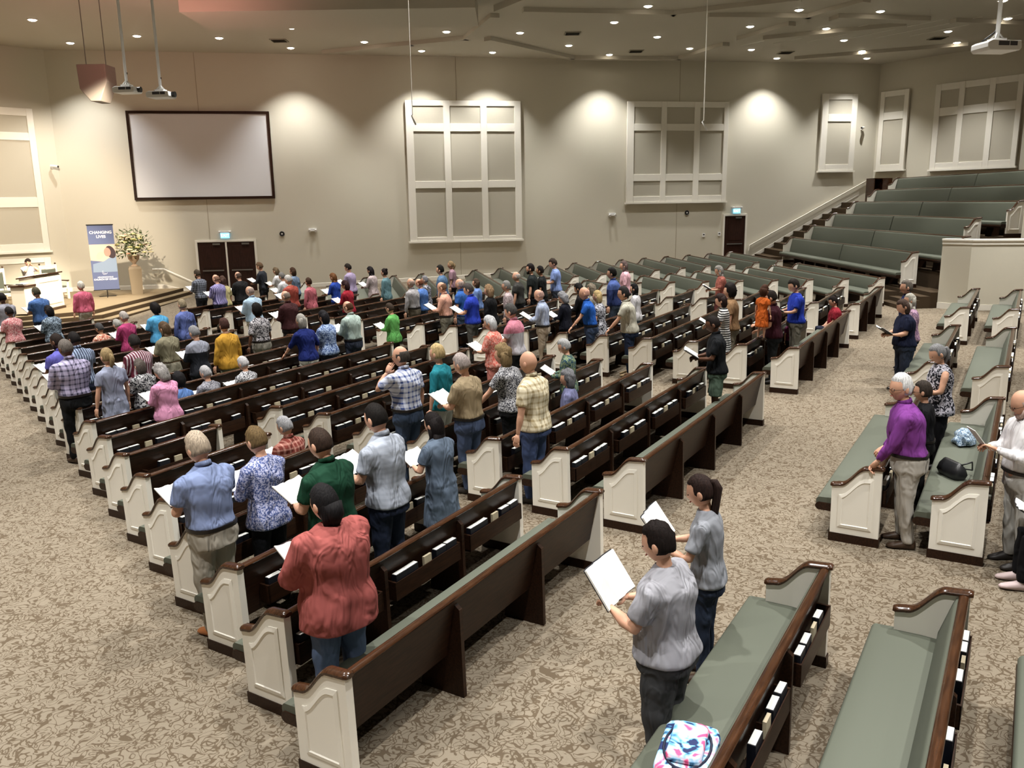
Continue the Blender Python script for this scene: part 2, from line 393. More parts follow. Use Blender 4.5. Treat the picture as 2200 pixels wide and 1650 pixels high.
def build_pew(label, group, mw, L, racks=0, flip_far=True):
    t = thing('pew', label, 'pew', mw, group)
    for side in (0, 1):
        e = link('end_panel', ME['panel'], t, Matrix.Translation((L-PT if side else 0, 0, 0)))
        link('kick_block', ME['kick'], e)
        link('arm_cap', ME['cap'], e)
        link('raised_moulding', ME['mould'], e, Matrix.Translation((PT, 0, 0)) @ Matrix.Scale(-1, 4, (1, 0, 0)) if side else Matrix.Identity(4))
    link('back_board', long_mesh('board', L), t); link('top_rail', long_mesh('rail', L), t)
    sm_ = Matrix.Translation((0, 0, -.09 if racks == 'tier' else 0))
    link('seat_board', long_mesh('base', L), t, sm_); link('seat_cushion', long_mesh('seat', L), t, sm_)
    if racks == 'tier':
        for h in (0, 1):
            link('back_cushion', long_mesh('backtall', L/2+.02), t, Matrix.Translation((0 if not h else L/2-.02, 0, .0)))
    else: link('back_cushion', long_mesh('backpad', L), t)
    nb = max(1, round(L/1.24))
    for i in range(1, nb): link('support', ME['support'], t, Matrix.Translation((L*i/nb, 0, 0)))
    if racks and racks != 'tier':
        rk = long_mesh('rack', .95)
        for i in range(nb):
            x = L*(i+.5)/nb - .475
            if L < 1: continue
            r = link('book_rack', rk, t, Matrix.Translation((x, 0, 0)))
            link('card_holder', CARD, r)
            rnd = random.Random(int(mw.translation.x*97)+int(mw.translation.y*31)+i)
            for bx in (.10, .27, .665, .835):
                if rnd.random() < .86: BOOKS.append((label, mw @ Matrix.Translation((x+bx+rnd.uniform(-.012, .012), .003, .442)) @ Matrix.Rotation(rnd.uniform(-.05, .05), 4, 'Y')))
    return t
TH = 2.5852; NV = Vector((cos(TH), sin(TH))); UV = Vector((sin(TH), -cos(TH))); UA = math.atan2(UV.y, UV.x)
ROW = .9457; S0 = 3.41
ORD = ['last', 'second-last', 'third-last', 'fourth-last', 'fifth-last', 'sixth-last', 'seventh-last', 'eighth-last', 'ninth-last', 'tenth-last',
       'eleventh-last', 'twelfth-last', 'thirteenth-last', 'fourteenth-last', 'fifteenth-last', 'sixteenth-last', 'seventeenth-last', 'eighteenth-last', 'nineteenth-last', 'twentieth-last']
def pew_st(s, t0, t1, label, group, racks=1):
    p = NV*s + UV*t0
    return build_pew(label, group, floor_frame(p.x, p.y, UA), t1-t0, racks)
for k in range(7):
    pew_st(S0+ROW*k, 3.47+.38*k, 7.2, 'pew with cream ends in the near section at the left aisle, %s row' % ORD[k], 'pews of the near left section', 1 if k else 0)
for k in range(20):
    a, b = (8.22, 13.1) if k < 7 else (3.47+.38*k, 13.1)
    pew_st(S0+ROW*k, a, b, 'pew in the middle section facing the lectern, %s row from the cross aisle' % ORD[k], 'pews of the middle section', 1 if k else 0)
for k in range(19):
    a, b = 15.3, (20.2 if k < 9 else 24.98-.37*k)
    pew_st(S0+ROW*k, a, b, 'pew in the section beyond the second aisle, %s row' % ORD[k], 'pews beyond the second aisle', 1 if k else 0)
for k in range(9):
    pew_st(S0+ROW*k, 21.35, 24.98-.37*k, 'short pew in the wedge before the diagonal aisle, %s row' % ORD[k], 'short pews before the diagonal aisle', 1 if k else 0)
def pew_xy(p0, p1, label, group, racks=0):
    d = Vector(p1)-Vector(p0)
    return build_pew(label, group, floor_frame(p0[0], p0[1], math.atan2(d.y, d.x)), d.length, racks)
for k in range(10):
    pew_xy((11.25-1.02*k, 25.08+.15*k), (10.57-1.0*k, 30.6-.38*k), 'green-fronted pew between the diagonal aisle and the far rows, %s row' % ORD[k], 'green pews behind the diagonal aisle')
    pew_xy((10.38-1.0*k, 31.93-.37*k), (9.72-1.0*k, 36.8-.37*k), 'green-fronted pew along the far wall, %s row from the tier' % ORD[k], 'green pews along the far wall')
for k in range(10, 18):
    pew_xy((11.25-1.02*k, 25.7), (9.72-1.0*k, 36.8-.37*k), 'long green-fronted pew along the far wall, %s row from the tier' % ORD[k], 'long green pews along the far wall')
RWN = [('at the bottom edge', 1.5, 6.48), ('next to the purple shirt', 8.98, 12.72), ('past the black floral top', 14.86, 18.8), ('by the half wall', 21.4, 25.1)]
for j, (s, nm) in enumerate(((1.09, 'front'), (.13, 'second'), (-.84, 'third'))):
    for nm2, a, b in RWN:
        pew_st(s, a, b, 'pew of the %s row on the right side, %s' % (nm, nm2), 'pews on the right side of the cross aisle')
for i in range(6):
    x = TX + TPITCH*i; ys_ = (25.8, 24.75, 26.0, 25.5, 25.1, 25.1)[i]; L = 37.2+.19*i-ys_
    mw = frame2(x, ys_, TIER0+TRISE*i, pi/2) @ Matrix.Scale(1.27, 4, (0, 0, 1))
    build_pew('long green pew on the raised tier, %s step up' % ['lowest', 'second', 'third', 'fourth', 'fifth', 'topmost'][i], 'pews on the raised tier', mw, L, 'tier')
# hymnals: every one its own object, nearest 300; the small remainder far away is one object
bc = MB().box(-.074, .074, -.026, -.022, 0, .205).box(-.074, .074, .022, .026, 0, .205).box(-.077, -.072, -.026, .026, 0, .205).mesh('hymnal', False, M_COVER)
bp = MB().box(-.072, .073, -.022, .022, .004, .209).mesh('pages', False, M_PAGE)
NTH = 'first second third fourth fifth sixth seventh eighth ninth tenth eleventh twelfth thirteenth fourteenth fifteenth sixteenth seventeenth eighteenth nineteenth twentieth'.split()
def seen(m):
    v = camo.matrix_world.inverted() @ m.translation
    if v.z > -.5: return None
    px = -v.x/v.z*F_PX; py = -v.y/v.z*F_PX
    return v.length if abs(px) < 1120 and abs(py) < 845 else None
BLAB = [b[0] for b in BOOKS]; BOOKS = [b[1] for b in BOOKS]
vis = sorted([(seen(m), i) for i, m in enumerate(BOOKS) if seen(m)])
for n_, (d_, i) in enumerate(vis[:300]):
    o = bpy.data.objects.new('hymnal', bc); COL.objects.link(o); o.matrix_world = BOOKS[i]
    lb = BLAB[i].replace('pew with cream ends in the ', '').replace('pew in the ', '').replace('pew of the ', '').replace('short ', '')
    same = sorted(j for _, j in vis[:300] if BLAB[j] == BLAB[i])
    tag(o, 'navy hymnal, %s from the left end, ' % NTH[same.index(i)] + ' '.join(lb.split()[:9]), 'book', 'hymnals in the racks behind the pews')
    if 1:
        p = bpy.data.objects.new('pages', bp); COL.objects.link(p); p.parent = o
if vis[300:]:
    rb = MB(); rp = MB()
    for d_, i in vis[300:]:
        for mb_, me_ in ((rb, bc), (rp, bp)):
            mb_.add([BOOKS[i] @ v.co for v in me_.vertices], [tuple(p.vertices) for p in me_.polygons])
    r = obj('distant_hymnals', rb, M_COVER); tag(r, 'small hymnals standing in the racks of the distant pews', 'books', kind='stuff')
    q = obj('pages', rp, M_PAGE, r)

# ------------------------------------------------------------------ people
TSC = bpy.data.scenes.new('shaping'); TSC_COL = TSC.collection
def remesh(mb, vox, name, m, smooth_it=3, disp=None):
    me = mb.mesh('tmp'); o = bpy.data.objects.new('tmp', me); TSC_COL.objects.link(o)
    r = o.modifiers.new('r', 'REMESH'); r.mode = 'VOXEL'; r.voxel_size = vox; r.adaptivity = 0
    if smooth_it:
        s = o.modifiers.new('s', 'SMOOTH'); s.factor = .5; s.iterations = smooth_it
    with bpy.context.temp_override(scene=TSC, view_layer=TSC.view_layers[0]):
        dg = bpy.context.evaluated_depsgraph_get(); dg.update()
    out = bpy.data.meshes.new_from_object(o.evaluated_get(dg), depsgraph=dg); out.name = name
    bpy.data.objects.remove(o); bpy.data.meshes.remove(me)
    if disp:
        for v in out.vertices: v.co = disp(v.co)
    out.polygons.foreach_set('use_smooth', [True]*len(out.polygons)); out.materials.clear(); out.materials.append(m)
    return out
SKIN = {'l': 'c99a80', 'm': 'a87a5c', 'd': '5a3a28'}
def skin(k): return mat('skin_' + k, SKIN[k], .55, .35)
def soft(h, k=.14):
    v = [int(h[i:i+2], 16) for i in (0, 2, 4)]; g = sum(v)/3
    return ''.join('%02x' % int(max(0, min(255, (a+(g-a)*k)*.97))) for a in v)
def fabric(pattern, cols, seed=0, k=.14):
    cols = [soft(c, k) for c in cols]
    key = 'cloth_%s_%s' % (pattern, '_'.join(cols))
    if key in MATS: return MATS[key]
    m = mat(key, cols[0], .85, .15); nt, b, N, L = nodes(m)
    tc = N('TexCoord'); c1 = srgb(cols[0]); c2 = srgb(cols[-1])
    fold = N('TexNoise', Scale=5.0, Detail=2.0); mp = N('Mapping', Scale=(1.6, 1.6, .55)); L(tc.outputs['Object'], mp.inputs[0]); L(mp.outputs[0], fold.inputs['Vector'])
    fold.inputs['Distortion'].default_value = .8
    bp = N('Bump', Strength=.9); bp.inputs['Distance'].default_value = .09; L(fold.outputs['Fac'], bp.inputs['Height']); L(bp.outputs[0], b.inputs['Normal'])
    sx = N('SeparateXYZ'); L(tc.outputs['Object'], sx.inputs[0])
    def band(sock, scale, thr, soft=.08):
        a = N('Math', operation='MULTIPLY'); a.inputs[1].default_value = scale; L(sock, a.inputs[0])
        f = N('Math', operation='FRACT'); L(a.outputs[0], f.inputs[0])
        g = N('Math', operation='LESS_THAN'); g.inputs[1].default_value = thr; L(f.outputs[0], g.inputs[0]); return g.outputs[0]
    def put(fac):
        mx = N('Mix'); mx.data_type = 'RGBA'; L(fac, mx.inputs[0]); mx.inputs[6].default_value = c1; mx.inputs[7].default_value = c2; L(mx.outputs[2], b.inputs['Base Color'])
    if pattern == 'plaid':
        a = band(sx.outputs['X'], 15, .34); z = band(sx.outputs['Z'], 15, .34)
        s = N('Math', operation='ADD'); L(a, s.inputs[0]); L(z, s.inputs[1]); h = N('Math', operation='MULTIPLY'); h.inputs[1].default_value = .48; L(s.outputs[0], h.inputs[0]); put(h.outputs[0])
    elif pattern == 'stripes': put(band(sx.outputs['X'], 24, .45))
    elif pattern == 'hstripes': put(band(sx.outputs['Z'], 22, .45))
    elif pattern in ('speck', 'floral'):
        n = N('TexNoise', Scale=62.0 if pattern == 'speck' else 20.0, Detail=1.5); n.inputs['Distortion'].default_value = .6 if pattern == 'speck' else 1.6
        L(tc.outputs['Object'], n.inputs['Vector']); r = ramp(nt, [(.47, (0, 0, 0, 1)), (.53, (1, 1, 1, 1))]); L(n.outputs['Fac'], r.inputs[0]); put(r.outputs[0])
    elif pattern == 'yoke':
        g = N('Math', operation='GREATER_THAN'); g.inputs[1].default_value = 1.27; L(sx.outputs['Z'], g.inputs[0]); put(g.outputs[0])
    return m
def hairmat(c):
    key = 'hair_' + c
    if key in MATS: return MATS[key]
    m = mat(key, c, .75, .15); nt, b, N, L = nodes(m)
    tc = N('TexCoord'); mp = N('Mapping', Scale=(60, 60, 9)); n = N('TexNoise', Scale=1.5, Detail=3.0); L(tc.outputs['Object'], mp.inputs[0]); L(mp.outputs[0], n.inputs['Vector'])
    cc = srgb(c); r = ramp(nt, [(.3, tuple(x*.45 for x in cc[:3])+(1,)), (.7, tuple(min(1, x*1.05) for x in cc[:3])+(1,))]); L(n.outputs['Fac'], r.inputs[0]); L(r.outputs[0], b.inputs['Base Color'])
    bp = N('Bump', Strength=.6); bp.inputs['Distance'].default_value = .01; L(n.outputs['Fac'], bp.inputs['Height']); L(bp.outputs[0], b.inputs['Normal'])
    return m
def ring(c, rx, ry, n=16, p=2.4, bell=0):
    out = []
    for k in range(n):
        a = 2*pi*k/n; ca, sa = cos(a), sin(a)
        x = rx*math.copysign(abs(ca)**(2/p), ca); y = ry*math.copysign(abs(sa)**(2/p), sa)
        if y > 0: y += bell*(1-abs(x)/(rx+1e-6))**.6 if bell else 0
        out.append((c[0]+x, c[1]+y, c[2]))
    return out
def ik(S, W, l1, l2, bias):
    S, W = Vector(S), Vector(W); d = W-S; D = min(d.length, (l1+l2)*.995); dn = d.normalized(); W = S+dn*D
    a = (l1*l1-l2*l2+D*D)/(2*D); h = sqrt(max(0, l1*l1-a*a)); bv = Vector(bias); bv = (bv-dn*bv.dot(dn)).normalized()
    return S+dn*a+bv*h, W
def head_pts(nu=22, nv=16):
    """skull, jaw, nose, brow, lips as one surface; origin at the skull centre, +Y is the face"""
    v = []; f = []
    for j in range(nv+1):
        t = pi*j/nv
        for i in range(nu):
            a = 2*pi*i/nu; x, y, z = sin(t)*cos(a), sin(t)*sin(a), cos(t)
            rx, ry, rz = .076, .096, .118
            if z < 0:
                k = -z; rx *= 1-.30*k*k; y_ = y*(1-.10*k) if y > 0 else y*(1-.38*k); y = y_
            if z > 0: ry *= 1-.02*z
            px, py, pz = x*rx, y*ry, z*rz
            front = max(0, y)
            nose = math.exp(-((px/.014)**2) - ((pz+.022)/.022)**2) * (1 if y > .6 else 0); py += .024*nose
            brow = math.exp(-((pz-.012)/.010)**2) * (1 if y > .55 else 0); py += .004*brow
            eye = math.exp(-((abs(px)-.031)/.014)**2 - ((pz+.002)/.010)**2) * (1 if y > .5 else 0); py -= .008*eye
            lip = math.exp(-(px/.022)**2 - ((pz+.062)/.008)**2) * (1 if y > .4 else 0); py += .006*lip
            chin = math.exp(-(px/.022)**2 - ((pz+.098)/.016)**2) * (1 if y > .2 else 0); py += .008*chin
            v.append((px, py, pz))
    for j in range(nv):
        for i in range(nu):
            q = (i+1) % nu; f.append((j*nu+i, (j+1)*nu+i, (j+1)*nu+q, j*nu+q))
    return v, f
HV, HF = head_pts()
def hair_mb(style, rnd):
    mb = MB(); nu, nv = 22, 14
    sc = {'short': 1.10, 'buzz': 1.045, 'bob': 1.13, 'long': 1.12, 'tail': 1.08, 'tailhigh': 1.08, 'tailback': 1.09, 'bun': 1.08, 'curly': 1.24, 'afro': 1.26, 'balding': 1.06, 'bald': 1.0}[style]
    amp = {'curly': .016, 'afro': .008, 'short': .005, 'bob': .004}.get(style, .002)
    v = []
    for j in range(nv+1):
        t = pi*j/nv
        for i in range(nu):
            a = 2*pi*i/nu; x, y, z = sin(t)*cos(a), sin(t)*sin(a), cos(t)
            k = sc
            hairline = .42 + (0 if style != 'balding' else .0)
            if y > .30+.35*max(0, z-.2) and z < hairline+.25*(1-y): k = .84        # the face shows
            elif y > .02 and z < -.12: k = .84
            if z < (-.62 if style in ('short', 'buzz', 'balding', 'tail', 'tailhigh', 'bun') else -.8): k = .84
            if style == 'balding' and (z > .38 - .25*min(0, y)) : k = .90
            if style == 'short' and z > .5: k *= 1.02
            r = 1 + (rnd.random()-.5)*2*amp/.1 if k > .9 else 1
            rx, ry, rz = .076*k*r, .096*k*r, .118*k*r
            py = y*ry*(1-.10*max(0, -z)) - (.006 if k > .9 else 0)
            v.append((x*rx, py, z*rz + (.003 if k > .9 else 0)))
    f = [(j*nu+i, (j+1)*nu+i, (j+1)*nu+(i+1) % nu, j*nu+(i+1) % nu) for j in range(nv) for i in range(nu)]
    mb.add(v, f)
    if style in ('bob', 'long', 'curly', 'tailback'):
        w = {'bob': 1.0, 'long': .98, 'curly': 1.12, 'tailback': .86}[style]
        mb.tube([(0, -.03, .05), (0, -.042, -.03), (0, -.048, -.10), (0, -.045, -.155)], [(.080*w, .078*w), (.088*w, .070*w), (.086*w, .060*w), (.070*w, .045*w)], 14)
    if style == 'long':
        mb.tube([(0, -.05, -.10), (0, -.085, -.20), (0, -.115, -.31), (0, -.12, -.42)], [(.085, .05), (.095, .036), (.085, .028), (.045, .016)], 12)
        for s in (-1, 1): mb.tube([(s*.062, .0, -.02), (s*.078, .0, -.12), (s*.085, .01, -.22)], [(.022, .035), (.024, .034), (.012, .02)], 8)
    if style in ('tail', 'tailhigh'):
        h = .03 if style == 'tail' else .055; L = .20 if style == 'tail' else .42
        mb.tube([(0, -.090, h), (0, -.118, h-.005), (0, -.126, h-.06), (0, -.112, h-L*.6), (0, -.088, h-L)], [.020, .027, .034, .032, .012], 10)
    if style == 'bun': mb.ball((0, -.085, .085), (.042, .038, .04))
    if style == 'tailback': mb.tube([(0, -.075, -.02), (0, -.085, -.09), (0, -.078, -.16)], [.062, .058, .03], 10)
    return mb
def hand_mb(mb, W, d, side, curl, s=1.0, up=None):
    """palm, four bent fingers of different length and a thumb; d = forearm direction"""
    d = Vector(d).normalized(); up = Vector(up or (0, 0, 1)); n = (up-d*up.dot(d)).normalized(); r = d.cross(n)*(side)
    W = Vector(W)
    mb.tube([W-d*.01, W+d*.035*s, W+d*.078*s], [(.024*s, .019*s), (.037*s, .015*s), (.038*s, .013*s)], 8) if False else None
    p = MB(); rings = []
    for t, a, b in ((-.012, .022, .020), (.03, .036, .016), (.075, .041, .014), (.085, .036, .010)):
        c = W+d*t*s; rings.append([c + r*a*s*cos(2*pi*k/10) + n*b*s*sin(2*pi*k/10) for k in range(10)])
    mb.loft(rings)
    for q, (o, L) in enumerate(((-.030, .062), (-.010, .074), (.011, .070), (.030, .054))):
        b = W+d*.078*s+r*o*s; c = curl*(1+.08*q)
        p1 = b+(d*cos(c*.5)-n*sin(c*.5))*L*.45*s; p2 = p1+(d*cos(c*1.2)-n*sin(c*1.2))*L*.32*s; p3 = p2+(d*cos(c*1.8)-n*sin(c*1.8))*L*.27*s
        mb.tube([b, p1, p2, p3], [.0092*s, .0090*s, .0080*s, .0055*s], 6)
    b = W+d*.02*s-r*.030*s; t1 = b-r*.026*s+d*.022*s-n*.008*s; t2 = t1+d*.03*s-n*.012*s-r*.004*s
    mb.tube([b, t1, t2], [.013*s, .011*s, .007*s], 6)
    return mb
NEAR_FACE = {}
def build_person(x, y, zf, h, sit, yaw, bw, hstyle, hcol, sk, top, pat, tcols, bot, bcol, pose, label, idx):
    rnd = random.Random(idx*13+5)
    if bw < 1.3: bw = bw*1.09 + .02
    dist = sqrt(x*x+y*y); vox = .018 if dist < 9 else (.024 if dist < 15 else .032)
    S = h/1.75 if not sit else h/1.34
    if S < .75: S = max(S, .55)
    dz = -.42 if sit else 0
    lean = {'lean': .16, 'railhand': .14}.get(pose, .05)
    female = hstyle in ('bob', 'long', 'tail', 'tailhigh', 'tailback', 'bun', 'curly', 'afro') or top in ('blouse', 'dress', 'long', 'tank')
    sh = .172 if female else .195; bwx = bw
    def ly(z): return lean*max(0, z-.95)*1.0*(1 if not sit else .6)
    def T(px, py, pz): return (px, py+ly(pz), pz+dz)
    bell = .05*(bw-1)*2 if bw > 1.04 else 0
    prof = [  # z, rx, ry, dy
        (.74, .168 if not female else .178, .130, -.008), (.82, .170 if not female else .182, .130, -.008), (.90, .172 if not female else .180, .128, -.012), (.98, .162, .118, -.006), (1.06, .148 if not female else .135, .108, .004),
        (1.16, .156 if not female else .142, .112, .004), (1.27, .170 if not female else .156, .118, .0), (1.36, .176 if not female else .158, .106, -.006), (1.43, .150 if not female else .134, .080, -.006), (1.475, .085, .062, 0), (1.53, .052, .055, .008)]
    def torso(mb, off, z0, z1, flare=0):
        rs = []; zs = [z0] + [p[0] for p in prof if z0 < p[0] < z1] + [z1]
        for z in zs:
            k = 0
            while k < len(prof)-2 and prof[k+1][0] < z: k += 1
            a, b = prof[k], prof[k+1]; t = max(0, min(1, (z-a[0])/(b[0]-a[0])))
            rx, ry, dy = (a[i]+(b[i]-a[i])*t for i in (1, 2, 3))
            g = bwx if z < 1.40 else 1+(bwx-1)*.5
            if top == 'sweat' and z < .95: g *= .92
            if z > 1.46: g = 1
            fl = flare*max(0, (1.0-z))
            c = T(0, dy, z); rs.append(ring(c, rx*g+off+fl, ry*(1+(g-1)*1.25)+off+fl*.8, 18, 2.5, bell if .85 < z < 1.25 else 0))
        return mb.loft(rs)
    Sh = [T(s*sh*(1+(bw-1)*.45), -.006, 1.405) for s in (-1, 1)]
    # wrist targets in the untilted body frame (left, right)
    bk = {'book': ((-.10, .30, 1.10), (.10, .30, 1.10)), 'bookhigh': ((-.15, .33, 1.17), (.10, .33, 1.14)), 'hold': ((-.12, .30, 1.12), (.08, .30, 1.10)),
          'down': ((-.25*bw-.02, .05, .84), (.25*bw+.02, .05, .84)), 'lean': ((-.27, .36, .93), (.24*bw+.02, .06, .88)), 'ear': ((-.14, .16, 1.45), (.25*bw, .02, .86)),
          'railhand': ((-.17, .31, .88), (.20, .22, .95)), 'carry': ((-.14, .27, 1.02), (.10, .30, 1.10)), 'lap': ((-.10, .26, .98), (.10, .26, .98)), 'tablet': ((-.08, .32, 1.20), (.07, .32, 1.18)),
          'face': ((-.07, .17, 1.50), (.07, .17, 1.50))}[pose if pose in ('book', 'bookhigh', 'hold', 'down', 'lean', 'ear', 'railhand', 'carry', 'lap', 'tablet', 'face') else 'down']
    if sit and pose == 'down': bk = ((-.16, .24, .97), (.16, .24, .97))
    arms = []
    for s, Sx, W in ((-1, Sh[0], bk[0]), (1, Sh[1], bk[1])):
        W = T(*W) if not (pose == 'lean' and s < 0) else (W[0], W[1]+.05, W[2]+dz)
        e, w = ik(Sx, W, .295, .265, (s*(.55 if top != 'sweat' else 1.1), -.35 if not (pose == 'ear' and s < 0) else .25, -.8 if pose != 'face' else -.5)); arms.append((Vector(Sx), e, w, s))
    hips = [Vector(T(s*.088*(1+(bw-1)*.6), 0, .88)) for s in (-1, 1)]
    if sit: legs = [(hp, Vector((hp.x*1.15, .40, .50)), Vector((hp.x*1.15, .40, .09))) for hp in hips]
    else: legs = [(hp, Vector((hp.x*1.12, .015, .49)), Vector((hp.x*1.15+rnd.uniform(-.01, .01), -.015+rnd.uniform(-.03, .03), .085))) for hp in hips]
    g = 1+(bw-1)*.7
    # one continuous body: trunk, limbs and neck blended, then head and hands
    b = MB(); torso(b, -.02, .82, 1.50)
    for A, e, w, s in arms:
        b.tube([A-Vector((s*.03, 0, .01)), A+(e-A)*.3, e, e+(w-e)*.35, w], [.048*g, .046*g, .037*g, .038*g, .025], 10)
    for hp, kn, an in legs:
        b.tube([hp, hp+(kn-hp)*.5, kn, kn+(an-kn)*.35, an, an-Vector((0, 0, .03))], [.08*g, .07*g, .050, .050, .033, .03], 10)
    nk = Vector(T(0, .005, 1.50)); tilt = .42 if pose in ('book', 'hold', 'lap', 'tablet', 'carry') else (.30 if pose == 'bookhigh' else (.6 if pose == 'face' else .08))
    hc = Vector(T(0, .030+.05*tilt, 1.632-.03*tilt))
    b.tube([nk-Vector((0, 0, .05)), nk+Vector((0, .006, .02)), hc-Vector((0, .012, .05))], [.056, .050, .050], 12)
    body = remesh(b, vox, 'person', skin(sk), 2)
    turn = {'railhand': .55, 'ear': .25}.get(pose, rnd.uniform(-.15, .15))
    HM = Matrix.Translation(hc) @ Matrix.Rotation(turn, 4, 'Z') @ Matrix.Rotation(-tilt, 4, 'X') @ Matrix.Scale(1.12, 4)
    if h < 1.1 and not sit: HM = HM @ Matrix.Translation((0, 0, .05)) @ Matrix.Scale(1.45, 4)
    hb = MB(); hb.add([HM @ Vector(p) for p in HV], HF)
    for s in (-1, 1):
        e = MB().ball((s*.078, -.008, -.012), (.010, .020, .032), 8, 6); hb.add([HM @ Vector(p) for p in e.v], e.f)
    for A, e, w, s in arms:
        d = (w-e).normalized(); curl = .9 if pose in ('book', 'bookhigh', 'hold', 'tablet', 'lap', 'face') or (pose == 'lean' and s < 0) or pose == 'railhand' else .45
        hand_mb(hb, w, d, s, curl, 1.0, up=(0, -.5, 1) if pose != 'down' else (s, 0, 0))
    hm = hb.mesh('hm', True)
    bmx = bmesh.new(); bmx.from_mesh(body); bmx.from_mesh(hm)
    bmx.to_mesh(body); bmx.free(); body.polygons.foreach_set('use_smooth', [True]*len(body.polygons)); bpy.data.meshes.remove(hm)
    mw = Matrix.Translation((x, y, zf)) @ Matrix.Rotation(radians(yaw)-pi/2, 4, 'Z') @ Matrix.Scale(S, 4)
    # the head pixel was read at the crown: keep the crown over (x, y)
    off = Vector((hc.x, hc.y+.0, 0)); off = mw.to_3x3() @ off; mw.translation = (x-off.x, y-off.y, zf)
    root = link('person', body); root.matrix_world = mw; tag(root, label, 'person')
    # hair
    if hstyle != 'bald':
        hr = hair_mb(hstyle, rnd); H0 = Matrix.Translation(HM.translation) @ Matrix.Rotation(turn, 4, 'Z')
        def hp_(p):
            p = Vector(p); t_ = max(0, min(1, (-.04-p.z)/.16)) if hstyle in ('long', 'bob', 'tail', 'tailhigh', 'tailback') and p.y < .02 else 0
            return (HM @ p)*(1-t_) + (H0 @ p)*t_
        hr.v = [tuple(hp_(p)) for p in hr.v]
        obj('hair', hr, hairmat(hcol), root, True)
    # clothes
    fab = fabric(pat, tcols.split(',')); bfab = fabric('plain', [bcol], 0, .35)
    tucked = top in ('polo', 'shirtlong', 'shirt', 'vest') and pat != 'yoke' and rnd.random() < .0 or label.find('khaki') > 0 or label.find('trousers') > 0 and top in ('polo', 'shirtlong')
    if 'purple shirt' in label or 'white shirt with glasses' in label or 'vivid blue' in label or 'tan T-shirt and jeans' in label or 'blue and white plaid' in label: tucked = True
    if 'pale grey polo' in label: tucked = False
    hem = {'long': .80, 'sweat': .76, 'dress': .90, 'blouse': .84, 'tank': .78}.get(top, .87)
    if tucked: hem = .975
    sh_ = MB(); torso(sh_, .014 if top != 'sweat' else .04, hem if top != 'dress' else .96, 1.485, .05 if not tucked and top != 'dress' else 0)
    sl = {'shirt': .78, 'polo': .72, 'tee': .75, 'blouse': .95, 'shirtlong': 2, 'long': 2, 'sweat': 2, 'dress': .7, 'vest': 2, 'tank': 0}.get(top, .8)
    if top == 'blouse' and rnd.random() < .5: sl = 1.25
    for A, e, w, s in arms:
        rr = 1.0 if top != 'sweat' else 1.32
        if sl <= 0: continue
        p0 = A-Vector((s*.05, 0, .012)); pts = [p0, A+(e-A)*.12]; rad = [.062*g*rr, .068*g*rr]
        if sl <= 1: pts += [A+(e-A)*sl]; rad += [.064*g*rr]
        else: pts += [A+(e-A)*.6, e, e+(w-e)*.5*(sl-1), e+(w-e)*(sl-1)*.94]; rad += [.058*g*rr, .052*g*rr, .046*g*rr, .034 if sl > 1.5 else .045]
        sh_.tube(pts, rad, 10)
    if top == 'dress' or bot == 'dress':
        rs = []
        if sit: pass
        else:
            for z, r1, r2 in ((1.12, .140, .10), (1.0, .165, .12), (.9, .188, .14), (.75, .20, .155), (.6, .21, .165), (.46, .222, .175)): rs.append(ring(T(0, -.005, z), r1*bw, r2*bw, 18, 2.2))
            sh_.loft(rs[::-1])
    amp = .006 if dist < 16 else .004
    def wr(co):
        k = sin(co.x*17+co.z*9+idx)*cos(co.z*21+co.y*13-co.x*8+idx*2)+.4*sin(co.z*34+co.x*15+idx)
        return co + Vector((co.x, co.y, 0)).normalized()*amp*k if co.xy.length > .02 else co
    name = {'dress': 'dress', 'sweat': 'sweatshirt', 'long': 'cardigan', 'blouse': 'blouse', 'vest': 'sweater_vest', 'tank': 'sleeveless_top'}.get(top, 'shirt')
    sm = remesh(sh_, vox, name, fab, 2, wr); so = link(name, sm, root)
    if top in ('polo', 'shirt', 'shirtlong') and dist < 22 and 'T-shirt' not in label:
        c = Vector(T(0, .004, 1.492)); cb = MB()
        cb.loft([[(c.x+r*cos(2*pi*k/16), c.y+r*.95*sin(2*pi*k/16)+.25*(z), c.z+z-.018*sin(2*pi*k/16)) for k in range(16)] for r, z in ((.072, -.012), (.066, .022), (.059, .026), (.060, -.01))])
        obj('collar', cb, fab, so, True)
    if bot in ('pants', 'shorts'):
        tr = MB(); z1 = .99
        rs = []
        if not sit:
            for z in (.80, .84, .90, .96, z1):
                k = 0
                while k < len(prof)-2 and prof[k+1][0] < z: k += 1
                a, c = prof[k], prof[k+1]; t = max(0, min(1, (z-a[0])/(c[0]-a[0]))); rx, ry = a[1]+(c[1]-a[1])*t, a[2]+(c[2]-a[2])*t
                rs.append(ring(T(0, -.008, z), rx*bw+.004, ry*(1+(bw-1)*1.2)+.006, 16, 2.5))
            tr.loft(rs)
            for hp, kn, an in legs:
                end = an if bot == 'pants' else kn+Vector((0, 0, .03))
                w_ = 1.0 if 'sweatpants' not in label else 1.18
                rads = [.094*g, .090*g*w_, .070*g*w_, .062*g*w_, .060*w_] if bot == 'pants' else [.094*g, .098*g, .100*g]
                pts = [hp-Vector((0, 0, .02)), hp+(kn-hp)*.4, kn, kn+(an-kn)*.5, an+Vector((0, 0, -.02))] if bot == 'pants' else [hp-Vector((0, 0, .02)), hp+(kn-hp)*.5, end]
                tr.tube(pts, rads, 12)
        else:
            for z in (.86, .92, .98): rs.append(ring(T(0, 0, z), .175*bw, .13*bw, 16))
            tr.loft(rs)
            for hp, kn, an in legs: tr.tube([hp-Vector((0, .02, .0)), hp+(kn-hp)*.5, kn, kn+(an-kn)*.5, an], [.098*g, .088*g, .070*g, .062, .058], 12)
